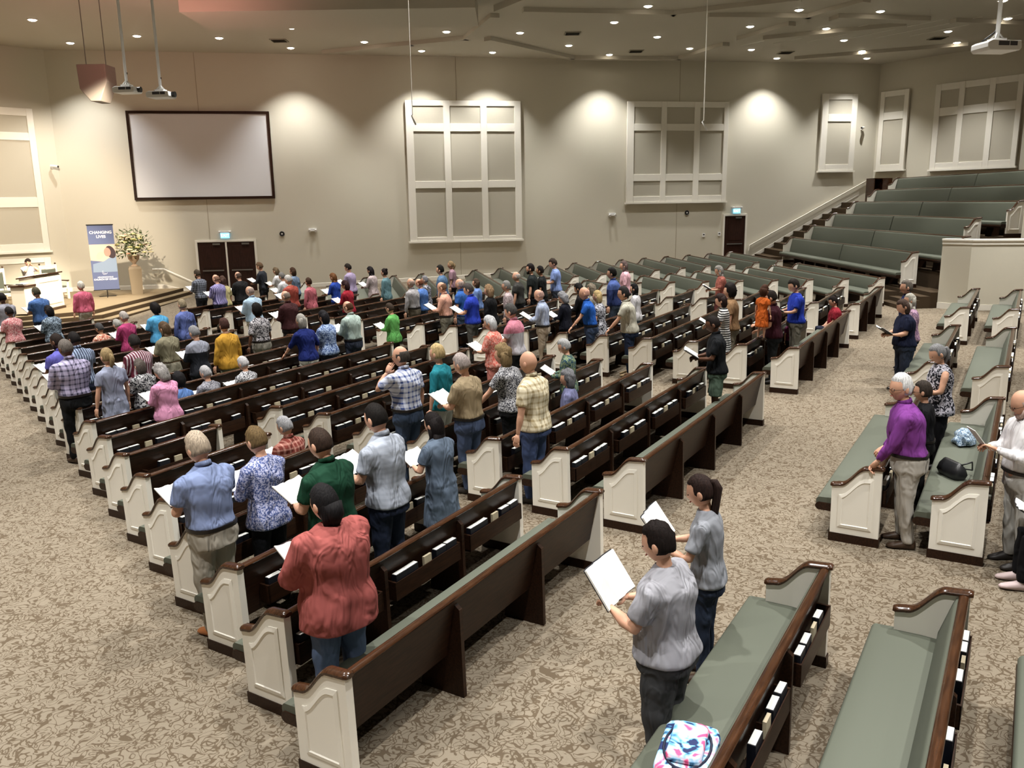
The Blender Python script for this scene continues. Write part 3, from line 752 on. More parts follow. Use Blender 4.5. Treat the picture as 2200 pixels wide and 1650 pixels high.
        link('trousers' if bot == 'pants' else 'shorts', remesh(tr, vox, 'trousers', bfab, 2, wr), root)
        if tucked and not sit:
            c = T(0, -.006, .975); bb = MB()
            bb.loft([ring((c[0], c[1], c[2]+dz_), .163*bw+e_, .12*(1+(bw-1)*1.25)+e_, 20, 2.5, bell) for dz_, e_ in ((-.015, .006), (-.015, .015), (.015, .015), (.015, .006))])
            obj('belt', bb, mat('belt_leather', '1a1512', .4), root, True, 40)
    elif bot == 'skirt' and not sit:
        sk_ = MB(); sk_.loft([ring(T(0, -.005, z), r1*bw, r2*bw, 18, 2.2) for z, r1, r2 in ((.42, .215, .175), (.6, .20, .165), (.8, .19, .145), (.98, .165, .125))]); link('skirt', remesh(sk_, vox, 'skirt', bfab, 2, wr), root)
    shoec = {'pale sneakers': 'c8b4b4', 'khaki trousers reading': '4a3a2c'}.get(next((k for k in ('pale sneakers',) if k in label), ''), '2a2624' if idx % 3 else '3c2c20')
    if 'blue-grey polo' in label: shoec = 'a8683c'
    if 'stone-coloured' in label: shoec = 'a08a68'
    for hp, kn, an in legs:
        s_ = MB(); fx, fy = an.x, an.y
        s_.loft([[(fx+rx*cos(2*pi*k/12)*(1), fy+yy, max(0.0, zc+rz*sin(2*pi*k/12))) for k in range(12)] for yy, rx, rz, zc in ((-.075, .018, .03, .045), (-.06, .036, .055, .05), (0, .042, .058, .055), (.06, .044, .045, .040), (.13, .048, .030, .028), (.175, .036, .022, .022), (.195, .012, .012, .018))])
        obj('shoe', s_, mat('shoe_' + shoec, shoec, .5), root, True)
    # small extras
    if 'glasses' in label or 'purple shirt' in label:
        gl = MB()
        for s in (-1, 1): gl.tube([(s*.032+.021*cos(a), .099, -.003+.016*sin(a)) for a in [2*pi*k/10 for k in range(11)]], .0018, 5); gl.tube([(s*.052, .098, 0), (s*.076, .05, 0), (s*.079, -.01, .002)], .0018, 5)
        gl.tube([(-.012, .104, 0), (.012, .104, 0)], .0018, 5); gl.v = [tuple(HM @ Vector(p)) for p in gl.v]
        obj('glasses', gl, mat('dark_wire', '2c2622', .3, .5, .5), root)
    if dist < 20:
        ey = MB()
        for s in (-1, 1): ey.ball((s*.031, .084, -.002), (.008, .005, .0045), 8, 6)
        ey.v = [tuple(HM @ Vector(p)) for p in ey.v]; obj('eyes', ey, mat('eye_dark', '1c1512', .2), root, True)
        li = MB().ball((0, .0905, -.062), (.020, .006, .0055), 10, 6); li.v = [tuple(HM @ Vector(p)) for p in li.v]
        obj('lips', li, mat('lips_'+sk, {'l': 'a86a60', 'm': '8a5448', 'd': '4a2c26'}[sk], .5), root, True)
    if 'beard' in label:
        be = MB(); be.ball((0, .052, -.088), (.044, .045, .034), 12, 8); be.tube([(s*.066, .02, -.03+0*s) for s in (-1,)] + [(-.055, .045, -.075), (0, .07, -.1), (.055, .045, -.075), (.066, .02, -.03)], [.012, .02, .024, .02, .012], 8)
        be.v = [tuple(HM @ Vector(p)) for p in be.v]; obj('beard', be, hairmat(hcol), root, True)
    return root, arms, HM, mw
PEOPLE = [
(-12.893, 21.151, 0.025, 1.75, 0, 153.1, 1.05, 'short', '1c1815', 'd', 'shirt', 'plain', '9a9aa6', 'pants', '303038', 'book', 'person in a pale grey shirt cut by the picture edge beside the stage'),
(-11.726, 19.445, 0.026, 1.585, 0, 156.1, 1.1, 'short', '201a18', 'd', 'blouse', 'speck', 'b8394a,e6b8b4', 'pants', 'b9ab97', 'book', 'person in a red and white speckled blouse in front of the lectern'),
(-12.428, 21.898, 0.045, 1.79, 0, 158.1, 1.1, 'short', '55503f', 'm', 'shirt', 'plain', '4a72b4', 'pants', '1c2238', 'book', 'person in a mid-blue shirt standing right before the white lectern'),
(-10.712, 19.285, 0.045, 1.602, 0, 158.1, 1.1, 'bob', '1a1514', 'd', 'blouse', 'floral', '8fa3b4,3c4654', 'pants', '2a2a30', 'book', 'person with long black hair in a blue-grey floral blouse'),
(-12.283, 23.922, 0.077, 1.716, 0, 148.1, 1.0, 'short', 'd8d2c6', 'l', 'vest', 'plain', 'd8607c', 'pants', 'a89f8c', 'down', 'person with white hair in a pink sweater vest near the banner'),
(-9.394, 18.895, 0.067, 1.213, 1, 153.1, 0.9, 'short', '4a4848', 'm', 'blouse', 'floral', 'd0583c,eec8b0', 'pants', '3a3030', 'book', 'seated person in an orange-red floral top with an open book'),
(-9.16, 19.27, 0.078, 1.233, 1, 148.1, 0.9, 'short', 'a9a6a0', 'l', 'blouse', 'plain', '8a8a8c', 'pants', '30303a', 'book', 'seated grey-haired person almost hidden behind the magenta cardigan'),
(-8.294, 17.801, 0.075, 1.583, 0, 153.1, 0.95, 'short', 'b4aca6', 'l', 'long', 'plain', 'b4386e', 'skirt', 'a8346a', 'book', 'person with short grey hair in a long magenta cardigan'),
(-7.888, 18.454, 0.093, 1.662, 0, 148.1, 1.1, 'afro', '161210', 'd', 'blouse', 'plain', '4aa0d4', 'pants', '22222c', 'book', 'person with round black hair in a bright sky-blue top'),
(-7.518, 19.049, 0.109, 1.645, 0, 148.1, 1.0, 'short', '8f8168', 'l', 'long', 'plain', '5664a4', 'pants', '2a2c40', 'down', 'person with short fair hair in a violet-blue pleated blouse'),
(-7.523, 13.669, 0.033, 1.777, 0, 160.1, 1.05, 'buzz', '2a211d', 'd', 'polo', 'plain', '5a58b4', 'pants', '8d8a80', 'book', 'bearded person in a purple polo holding a book at the left aisle'),
(-7.367, 13.919, 0.04, 1.761, 0, 148.1, 1.1, 'buzz', '1e1a19', 'd', 'shirt', 'stripes', '8fa0bc,39425c', 'pants', '27304e', 'book', 'person in a blue vertically striped shirt between plaid shirt and grey dress'),
(-6.68, 12.35, 0.033, 1.88, 0, 148.1, 1.1, 'buzz', '6f6862', 'd', 'shirtlong', 'plaid', 'b4acd0,3a3a52', 'pants', '15171a', 'book', 'person in a lavender plaid shirt and black trousers at the left aisle'),
(-6.097, 12.38, 0.045, 1.708, 0, 151.1, 0.95, 'tail', 'a08a64', 'l', 'dress', 'plain', '8e95ae', 'dress', '8e95ae', 'down', 'person in a plain grey dress with a low blond ponytail'),
(-6.314, 13.822, 0.061, 1.683, 0, 148.1, 1.1, 'short', '2a2624', 'd', 'blouse', 'stripes', '6a2436,c8b8c0', 'pants', '2a2428', 'book', 'person in a maroon and white striped shirt'),
(-6.451, 15.392, 0.08, 1.666, 0, 153.1, 1.05, 'long', '5e4a36', 'l', 'blouse', 'plain', '8d866c', 'skirt', '857f68', 'book', 'person with long brown hair in a khaki-green vest dress'),
(-5.684, 14.834, 0.089, 1.648, 0, 148.1, 1.0, 'short', '8f8f92', 'l', 'long', 'yoke', '22242c,8d90a0', 'pants', '1c1c20', 'book', 'person with short grey hair in a charcoal sweater with striped shoulders'),
(-5.335, 15.396, 0.104, 1.676, 0, 148.1, 1.05, 'short', '4a3029', 'l', 'long', 'plain', 'c8922a', 'pants', '6a7058', 'down', 'person in a mustard-yellow long top'),
(-5.82, 12.825, 0.057, 1.453, 0, 151.1, 1.05, 'bob', '5e5650', 'l', 'blouse', 'floral', 'b8b8ba,26262c', 'pants', '28282c', 'book', 'person with a grey-brown bob in a black and white leaf-print blouse'),
(-5.178, 12.067, 0.06, 1.497, 0, 156.1, 1.15, 'curly', 'a29e9c', 'l', 'long', 'plain', 'd88cb4', 'pants', 'b49aa6', 'book', 'person with curly grey hair in a pink cardigan and pale pink trousers'),
(-5.289, 12.96, 0.071, 1.181, 1, 148.1, 0.9, 'afro', '1c1a1c', 'l', 'blouse', 'plain', '5a84cc', 'pants', '303040', 'down', 'seated black-haired person in a cornflower blue top'),
(-5.015, 13.4, 0.083, 1.2, 1, 151.1, 1.0, 'short', 'b4b2b4', 'l', 'blouse', 'speck', 'a0a0a8,5c5c68', 'pants', '303040', 'book', 'seated white-haired person in a grey patterned top reading a large open book'),
(-4.604, 14.062, 0.101, 1.209, 1, 151.1, 1.0, 'short', 'c4c2c4', 'l', 'blouse', 'speck', 'd8d8dc,30303a', 'pants', '303040', 'book', 'seated white-haired person in a white top dotted with black'),
(-9.763, 26.183, 0.162, 1.76, 0, 153.1, 1.0, 'short', '4a4034', 'l', 'shirtlong', 'plaid', '7a8090,26282e', 'pants', '1c1e26', 'book', 'bearded person in a grey plaid shirt left of the dark double door'),
(-8.597, 24.477, 0.163, 1.739, 0, 153.1, 1.1, 'balding', '8a6a58', 'l', 'shirtlong', 'stripes', '9a90c4,4c4878', 'pants', '1a1e30', 'book', 'bald person in a violet striped shirt in front of the double door'),
(-8.478, 24.668, 0.168, 1.662, 0, 153.1, 0.9, 'long', '4a352a', 'l', 'blouse', 'plain', 'c8bc84', 'pants', '303038', 'down', 'person with brown hair and a pale yellow top squeezed behind the striped shirt'),
(-8.165, 25.172, 0.182, 1.739, 0, 153.1, 1.15, 'balding', '5c4a40', 'l', 'shirtlong', 'plain', '1c1c1e', 'pants', '25241f', 'book', 'bald person in a black shirt in front of the double door'),
(-8.296, 27.838, 0.217, 1.8, 0, 168.1, 0.9, 'short', '6a543e', 'l', 'shirtlong', 'plain', '30343c', 'pants', '1c1e24', 'book', 'slim person in a dark grey shirt just right of the double door'),
(-7.744, 27.743, 0.227, 1.62, 0, 163.1, 0.95, 'bob', '6e5c46', 'l', 'blouse', 'plain', 'dcdadc', 'pants', '4a5266', 'book', 'person with a fair bob in a white blouse by the far wall'),
(-6.916, 25.389, 0.211, 1.645, 0, 158.1, 1.0, 'short', '76726e', 'l', 'blouse', 'plain', 'ccccd0', 'pants', '44444c', 'book', 'person with short grey hair in a white top next to the brick-red shirt'),
(-6.98, 26.924, 0.232, 1.65, 0, 158.1, 0.95, 'bob', '4a3424', 'l', 'blouse', 'plain', '7a90b0', 'pants', '303040', 'down', 'person with a brown bob in a slate blue top by the far wall'),
(-6.117, 23.093, 0.196, 1.757, 0, 156.1, 1.1, 'short', 'b8b4b0', 'l', 'shirt', 'plain', 'a44438', 'pants', '3c3c40', 'book', 'person with white hair in a brick-red shirt'),
(-5.181, 19.224, 0.161, 1.751, 0, 156.1, 1.15, 'balding', '8a7a70', 'l', 'shirtlong', 'plain', '3c1c1e', 'pants', '1a1418', 'book', 'bald person in a dark maroon shirt reading'),
(-5.724, 23.724, 0.213, 1.602, 0, 156.1, 0.95, 'short', '3c2618', 'l', 'long', 'plain', 'c0606c', 'pants', 'd8d0c4', 'down', 'person with short dark hair in a salmon jacket and white trousers'),
(-5.196, 24.572, 0.236, 1.646, 0, 153.1, 0.9, 'long', '6a4424', 'l', 'blouse', 'plain', '2040a4', 'pants', '20244a', 'book', 'person with long auburn hair in a royal blue top'),
(-5.116, 26.492, 0.265, 1.751, 0, 160.1, 1.05, 'short', '2a221c', 'l', 'shirtlong', 'plain', 'a494b8', 'pants', '303038', 'book', 'dark-haired person in a lavender shirt by the far wall'),
(-4.4, 22.271, 0.221, 1.639, 0, 156.1, 1.0, 'bob', '30191c', 'm', 'blouse', 'plain', 'a01c2c', 'pants', '26263a', 'book', 'person with dark red hair in a red shirt reading'),
(-4.33, 25.966, 0.274, 1.681, 0, 158.1, 0.95, 'long', '1c1618', 'l', 'long', 'plain', 'b8a8a8', 'dress', 'ac9c9c', 'book', 'person with long black hair in a long beige cardigan'),
(-3.768, 25.078, 0.274, 1.67, 0, 158.1, 0.85, 'bun', '241a18', 'l', 'long', 'plain', '5c8088', 'pants', '6a8088', 'down', 'person with a dark bun in a teal hooded top'),
(-6.468, 20.737, 0.155, 1.737, 0, 153.1, 1.15, 'balding', 'b8a49a', 'l', 'shirtlong', 'plain', 'a4c0d8', 'pants', '9a947c', 'book', 'bald person in a pale blue shirt behind the leaf blouse'),
(-5.283, 17.27, 0.131, 1.693, 0, 153.1, 1.1, 'afro', '161210', 'd', 'blouse', 'floral', 'c0bcc0,3c3a40', 'pants', '8e8878', 'down', 'person with short black hair in a black and white leaf blouse and khaki trousers'),
(-3.998, 15.756, 0.137, 1.653, 0, 151.1, 1.05, 'bob', 'a8a49c', 'l', 'blouse', 'plain', '16246c', 'pants', 'c8c4b8', 'lean', 'person with grey-blond hair in a navy top and white trousers'),
(-3.677, 16.272, 0.151, 1.648, 0, 153.1, 1.1, 'bob', '1c1a1e', 'm', 'blouse', 'floral', 'a4bce4,4c649c', 'pants', '1c1e2c', 'book', 'person with black hair in a blue and white tie-dye top'),
(-3.301, 16.875, 0.168, 1.748, 0, 153.1, 1.05, 'balding', '5a3c28', 'l', 'shirtlong', 'plain', 'a8bcb4', 'pants', '2c3448', 'book', 'balding person in a pale sage shirt and navy trousers'),
(-2.616, 17.977, 0.198, 1.531, 0, 156.1, 1.0, 'short', '3c3026', 'l', 'long', 'plain', '5cac54', 'pants', '18181a', 'book', 'person with short dark hair in a bright green top'),
(-1.467, 10.871, 0.122, 1.845, 0, 150.1, 1.1, 'balding', '4a443e', 'l', 'shirt', 'plaid', 'd8e0f4,2a4694', 'pants', '34486a', 'ear', 'person in a blue and white plaid shirt with a hand raised to the ear'),
(-2.577, 21.622, 0.25, 1.688, 0, 151.1, 1.05, 'balding', 'b49c90', 'l', 'shirtlong', 'plain', 'a8a4a6', 'pants', '6e624c', 'down', 'bald person in a light grey shirt and brown trousers'),
(-2.393, 21.917, 0.258, 1.651, 0, 156.1, 1.1, 'balding', '7a4a34', 'l', 'shirt', 'plain', '4c78c4', 'pants', '303848', 'book', 'person in a blue shirt partly hidden behind the light grey shirt'),
(-2.423, 23.66, 0.282, 1.54, 0, 173.1, 1.0, 'short', '7e7c80', 'l', 'dress', 'floral', '26262e,a8a8b4', 'dress', '26262e', 'down', 'person with grey hair in a dark floral dress'),
(-2.032, 24.288, 0.299, 1.771, 0, 168.1, 1.05, 'short', '16140f', 'l', 'shirt', 'plain', '4c6c90', 'pants', '28303c', 'down', 'person with black hair in a denim-blue shirt'),
(-1.934, 27.322, 0.344, 1.64, 0, 173.1, 0.9, 'tail', 'a48c68', 'l', 'blouse', 'plain', 'b48c9c', 'pants', '201c24', 'down', 'person with a blond ponytail in a dusty pink top'),
(-1.609, 19.597, 0.242, 1.783, 0, 166.1, 1.0, 'balding', '7a5a44', 'l', 'shirtlong', 'plain', 'dca088', 'pants', '746e58', 'book', 'person in a peach shirt with khaki trousers reading'),
(-1.23, 20.206, 0.259, 1.772, 0, 158.1, 1.05, 'balding', 'c0aca4', 'l', 'shirt', 'plain', '2c60b4', 'pants', '3c5478', 'down', 'bald person in a medium blue polo behind the royal blue one'),
(-0.952, 18.863, 0.246, 1.795, 0, 163.1, 1.05, 'short', '4a4442', 'l', 'polo', 'plain', '2038b4', 'pants', '4c4c46', 'book', 'grey-haired person in a royal blue polo reading'),
(-0.931, 22.477, 0.297, 1.528, 0, 168.1, 0.95, 'bob', '4e3c30', 'l', 'blouse', 'plain', '6c8ccc', 'pants', '303048', 'down', 'person with brown hair in a light blue top beside the royal blue polo'),
(-0.52, 19.557, 0.265, 1.65, 0, 158.1, 1.05, 'curly', '94785a', 'l', 'long', 'plain', '141416', 'pants', '141416', 'down', 'person with curly blond hair dressed in black'),
(-0.108, 20.219, 0.283, 1.673, 0, 168.1, 0.9, 'short', '8a8884', 'l', 'long', 'speck', '8c7478,d0c0c0', 'pants', '5c2c44', 'down', 'person with grey hair and visor glasses in a mauve patterned tunic'),
(0.158, 22.438, 0.32, 1.678, 0, 163.1, 1.1, 'balding', 'c4bab4', 'l', 'shirt', 'plain', '3c3a38', 'pants', '22242c', 'down', 'white-haired person in a charcoal shirt'),
(0.549, 23.066, 0.337, 1.821, 0, 168.1, 1.0, 'short', '1c1412', 'l', 'shirt', 'plain', '202626', 'pants', '181a24', 'down', 'dark-haired bearded person in a black T-shirt'),
(0.833, 23.523, 0.349, 1.707, 0, 168.1, 0.95, 'short', '1c1612', 'm', 'shirt', 'plain', '191d1d', 'pants', '1a1c24', 'down', 'dark-haired person in a black T-shirt beside the pale blue shirt'),
(1.232, 24.164, 0.367, 1.862, 0, 176.1, 1.0, 'short', '3c3028', 'l', 'shirt', 'plain', '7890cc', 'pants', '303848', 'book', 'tall person in a pale blue short-sleeved shirt at the far side'),
(-0.003, 15.016, 0.212, 1.808, 0, 156.1, 1.05, 'short', '4e4c4a', 'l', 'shirt', 'yoke', 'b4b0b8,c8788c', 'pants', '18181a', 'book', 'grey-haired person in a pink and white colour-block shirt'),
(-0.37, 14.425, 0.196, 1.697, 0, 153.1, 1.0, 'bob', 'c4c4c6', 'l', 'blouse', 'floral', 'e06858,eca494', 'pants', 'e07060', 'book', 'person with white hair in a coral floral outfit'),
(0.606, 17.786, 0.264, 1.736, 0, 166.1, 1.0, 'balding', 'c09c90', 'l', 'shirtlong', 'stripes', 'a8b4cc,8c98b8', 'pants', 'a08c70', 'book', 'bald person in a pale striped shirt and tan trousers'),
(1.168, 18.69, 0.288, 1.538, 0, 153.1, 1.0, 'curly', '8c8c90', 'l', 'long', 'plain', '121420', 'pants', '101014', 'book', 'person with curly grey hair in a black sweater'),
(1.576, 19.345, 0.306, 1.661, 0, 156.1, 0.95, 'long', '120e0e', 'm', 'long', 'plain', '100e10', 'pants', '100e10', 'book', 'person all in black with long black hair'),
(1.543, 17.501, 0.279, 1.773, 0, 173.1, 1.0, 'balding', 'c89a88', 'l', 'polo', 'plain', '1854b4', 'pants', '2c4064', 'lean', 'bald person in a vivid blue polo and jeans leaning on a pew'),
(1.871, 18.029, 0.294, 1.621, 0, 156.1, 1.0, 'bob', 'b8a070', 'l', 'dress', 'floral', 'c0c0c8,30303a', 'dress', 'b8b8c0', 'down', 'person with a blond bob in a black and white patterned dress'),
(1.92, 19.899, 0.321, 1.545, 0, 156.1, 0.95, 'curly', '847868', 'l', 'blouse', 'plain', '8a8478', 'pants', '303030', 'down', 'person with curly fair hair hidden behind the blond bob'),
(2.521, 20.864, 0.348, 1.832, 0, 158.1, 1.05, 'short', '16130f', 'l', 'shirtlong', 'yoke', '2c3a70,4c64ac', 'pants', '3c4c64', 'down', 'dark-haired person in a navy and blue raglan shirt'),
(3.211, 23.765, 0.403, 1.742, 0, 170.1, 1.05, 'long', '5c4c48', 'l', 'blouse', 'plain', 'dca8b4', 'pants', '3c3840', 'down', 'person with long grey-brown hair in a pale pink shirt'),
(2.281, 16.897, 0.287, 1.814, 0, 168.1, 1.1, 'short', '282626', 'l', 'shirt', 'plain', 'b4b0a0', 'pants', '1c2c50', 'lean', 'person with glasses in a stone-coloured shirt and dark jeans'),
(2.91, 19.7, 0.339, 1.552, 0, 158.1, 0.95, 'long', '100e0e', 'l', 'long', 'plain', 'c4c0c4', 'pants', '4c5c78', 'down', 'person with straight black hair in a white cardigan'),
(5.49, 22.057, 0.427, 1.689, 0, 173.1, 1.0, 'long', '8c8882', 'l', 'blouse', 'speck', '8c4038,b06858', 'skirt', '7c342e', 'book', 'person with long grey hair in a rust-red shawl top'),
(4.384, 16.698, 0.328, 1.815, 0, 160.1, 0.95, 'afro', '1c1512', 'l', 'shirt', 'plain', '94704c', 'pants', '8c7c64', 'down', 'person with thick dark hair in a tan shirt'),
(4.099, 16.239, 0.316, 1.695, 0, 163.1, 0.85, 'bob', '2c1c18', 'l', 'dress', 'hstripes', 'e0e0e0,1c1c20', 'dress', 'd8d8dc', 'book', 'person in a black and white striped dress'),
(3.152, 12.926, 0.249, 1.787, 0, 170.1, 1.0, 'buzz', '1a1310', 'd', 'shirt', 'plain', '14161a', 'shorts', '4c6450', 'book', 'person in a black polo and green plaid shorts'),
(4.938, 15.797, 0.327, 1.779, 0, 158.1, 1.0, 'short', '28201c', 'l', 'polo', 'plain', '3c1420', 'pants', '1c1e22', 'carry', 'person in a maroon polo carrying a small child in orange'),
(5.862, 17.283, 0.368, 1.812, 0, 176.1, 1.05, 'short', '2c2622', 'l', 'shirt', 'plain', '1c34ac', 'pants', '6c6454', 'book', 'person in a bright blue T-shirt reading'),
(7.356, 18.966, 0.423, 1.204, 1, 168.1, 1.1, 'short', '1c1412', 'l', 'shirt', 'plain', '961c2c', 'pants', '1c2038', 'lap', 'seated dark-haired person in a red T-shirt'),
(6.996, 14.817, 0.357, 1.66, 0, 176.1, 1.2, 'bob', '4c3c34', 'l', 'shirt', 'plain', '141a34', 'pants', '26324a', 'book', 'person in a navy T-shirt and jeans at the cross aisle'),
(7.407, 15.447, 0.375, 1.66, 0, 170.1, 1.0, 'long', 'bcb8ac', 'l', 'blouse', 'floral', '8c6c8c,c49cb4', 'pants', '26324a', 'down', 'person with long white hair just behind the navy T-shirt'),
(7.839, 16.531, 0.399, 1.78, 0, 170.1, 1.0, 'short', '6c645c', 'l', 'shirt', 'plain', '2c386c', 'pants', '26304a', 'down', 'tall grey-haired person in a dark blue shirt at the cross aisle'),
(5.54, 10.669, 0.268, 1.66, 0, 173.1, 1.05, 'tail', '8c8c8e', 'l', 'tank', 'floral', '1c1c24,b8b4c0', 'pants', '141418', 'book', 'person with a grey ponytail in a black floral sleeveless top'),
(3.978, 8.327, 0.202, 1.82, 0, 160.1, 1.15, 'short', 'dcdcdc', 'l', 'shirtlong', 'plain', '7c348c', 'pants', 'b4aca0', 'railhand', 'person with white hair in a purple shirt and beige trousers'),
(4.695, 9.29, 0.231, 1.5, 0, 153.1, 0.9, 'short', '3c342e', 'l', 'long', 'plain', '141417', 'pants', '121214', 'down', 'dark-haired person in black behind the purple shirt'),
(4.88, 7.72, 0.212, 1.78, 0, 173.1, 1.15, 'balding', 'c8b0a4', 'l', 'shirtlong', 'plain', 'd8d6d8', 'pants', 'b0aca4', 'tablet', 'bearded balding person in a white shirt with glasses'),
(5.05, 7.15, 0.208, 1.3, 1, 158.1, 1.05, 'short', '5c4c40', 'l', 'shirt', 'plain', '4c7c84', 'pants', '111115', 'book', 'seated person in black trousers and pale sneakers at the right edge'),
(-1.048, 11.544, 0.141, 1.731, 0, 156.1, 0.95, 'short', 'c4ac7c', 'l', 'blouse', 'plain', '1c8494', 'pants', 'b8b4ac', 'down', 'person with short blond hair in a teal top'),
(-0.637, 10.415, 0.133, 1.808, 0, 151.1, 1.1, 'short', 'b4a8a4', 'l', 'shirt', 'plain', 'a08c6c', 'pants', '3c5078', 'book', 'person with cropped white hair in a tan T-shirt and jeans'),
(-0.126, 11.237, 0.156, 1.734, 0, 153.1, 1.1, 'curly', '8c7654', 'l', 'shirt', 'speck', 'bcbcc0,3c3c44', 'pants', '121214', 'lean', 'person with curly blond hair in a black and white flecked top'),
(0.204, 9.976, 0.145, 1.885, 0, 151.1, 1.1, 'bald', 'c08a70', 'l', 'shirt', 'plaid', 'e4d8b8,a89468', 'pants', '34487c', 'down', 'bald person in a cream and yellow plaid shirt and jeans'),
(0.817, 12.753, 0.197, 1.536, 0, 163.1, 0.95, 'short', 'b0b0b0', 'l', 'long', 'floral', '2c4c5c,7c8c64', 'pants', '16181c', 'book', 'person with silver hair in a dark teal floral blouse'),
(0.81, 12.023, 0.187, 1.194, 1, 166.1, 1.0, 'curly', '6e6e72', 'l', 'long', 'plain', '6e7098', 'pants', '303040', 'down', 'seated person with grey curls in a lavender top'),
(-2.755, 7.009, 0.04, 1.851, 0, 148.1, 1.08, 'short', 'b8a894', 'l', 'polo', 'plain', '7c8cb8', 'pants', 'a49c88', 'book', 'person with pale hair in a blue-grey polo and khaki trousers'),
(-2.413, 7.559, 0.055, 1.727, 0, 148.1, 1.0, 'short', '6e5a3c', 'l', 'long', 'speck', '4c5c98,b8bce0', 'pants', '101218', 'book', 'person in a blue floral blouse and black trousers'),
(-2.778, 9.834, 0.08, 1.23, 1, 153.1, 1.05, 'short', 'a4a4a8', 'l', 'shirt', 'plaid', '7c342c,c88c7c', 'pants', '303038', 'book', 'seated grey-haired person in a red plaid shirt'),
(-1.67, 6.963, 0.063, 1.861, 0, 153.1, 1.12, 'buzz', '3a2c24', 'l', 'polo', 'plain', '14402c', 'pants', '1c1e1c', 'book', 'person with cropped hair in a dark green polo'),
(-1.282, 7.587, 0.08, 1.907, 0, 153.1, 1.05, 'buzz', '1c1816', 'l', 'polo', 'hstripes', 'a8b0c0,a0a8b8', 'pants', '1c2844', 'book', 'person with short black hair in a pale grey polo and navy trousers'),
(-0.819, 8.331, 0.1, 1.6, 0, 143.1, 0.98, 'long', '1a1414', 'l', 'dress', 'plain', '5c6c80', 'dress', '5c6c80', 'hold', 'person with long dark hair in a slate blue dress'),
(-1.36, 5.671, 0.051, 1.801, 0, 140.1, 1.42, 'tailback', '1c1a1c', 'l', 'sweat', 'plain', 'ac5450', 'pants', '4c6490', 'book', 'person in a loose coral sweatshirt and blue jeans'),
(0.911, 4.952, 0.089, 1.72, 0, 148.1, 1.22, 'short', '1c1412', 'l', 'shirt', 'plain', '9c9ca4', 'pants', '3c3e42', 'bookhigh', 'person in a grey T-shirt and charcoal sweatpants holding a book high'),
(1.41, 5.978, 0.114, 1.66, 0, 156.1, 0.92, 'tailhigh', '2c1e1a', 'l', 'shirt', 'plain', '8c9098', 'pants', '202c44', 'bookhigh', 'person with a long dark ponytail in a grey T-shirt and jeans')]
# open songbook: two curved leaves and a dark cover
def songbook():
    W, D = .165, .235; pg = MB(); cv = MB()
    for s in (-1, 1):
        up = []; lo = []
        for i in range(7):
            t = i/6; xx = s*W*t; zz = .022*sin(pi*min(1, t*1.6+.12))*.9+.10*t*t*.35; up.append((xx, zz+.010)); lo.append((xx, zz-.006*(1-t)))
        pts = up+lo[::-1]; pg.prism(pts if s > 0 else pts[::-1], -D/2, D/2, 'y')
        cp = [(a, b-.002) for a, b in lo]+[(a, b-.006) for a, b in lo[::-1]]; cv.prism(cp, -D/2-.006, D/2+.006, 'y')
    return pg.mesh('pages', True, M_PAGE, 40), cv.mesh('open_songbook', False, M_COVER)
SPG, SCV = songbook()
for idx, P_ in enumerate(PEOPLE):
    root, arms, HM, mw = build_person(*P_, idx)
    pose, label = P_[15], P_[16]
    if pose in ('book', 'bookhigh', 'hold'):
        w0, w1 = arms[0][2], arms[1][2]; c = (w0+w1)/2
        d = (w1-arms[1][1]).normalized(); up = .55 if pose != 'bookhigh' else .95
        m = Matrix.Translation(c+Vector((0, .10, .055 if pose != 'bookhigh' else .12))) @ Matrix.Rotation(up, 4, 'X')
        if pose == 'bookhigh': m = m @ Matrix.Scale(1.25, 4)
        o = bpy.data.objects.new('open_songbook', SCV); COL.objects.link(o); o.matrix_world = mw @ m
        p = bpy.data.objects.new('pages', SPG); COL.objects.link(p); p.parent = o
        tag(o, 'open white songbook held by the ' + ' '.join(label.replace('person in a ', 'wearer of a ').replace('person in ', 'wearer of ').replace('person with ', 'one with ').replace('seated person', 'seated reader').split()[:9]), 'book', 'open songbooks held by the congregation')

    if 'charcoal sweatpants' in label:
        em = MB().prism([(-.030, .006), (-.012, -.006), (.034, .012), (-.008, .000), (-.018, .002), (-.022, .012)], -.004, .004, 'y'); obj('emblem', em, M_WHITE, root, mw=Matrix.Translation((-.205, .045, .80)) @ Matrix.Rotation(radians(-72), 4, 'Z'))

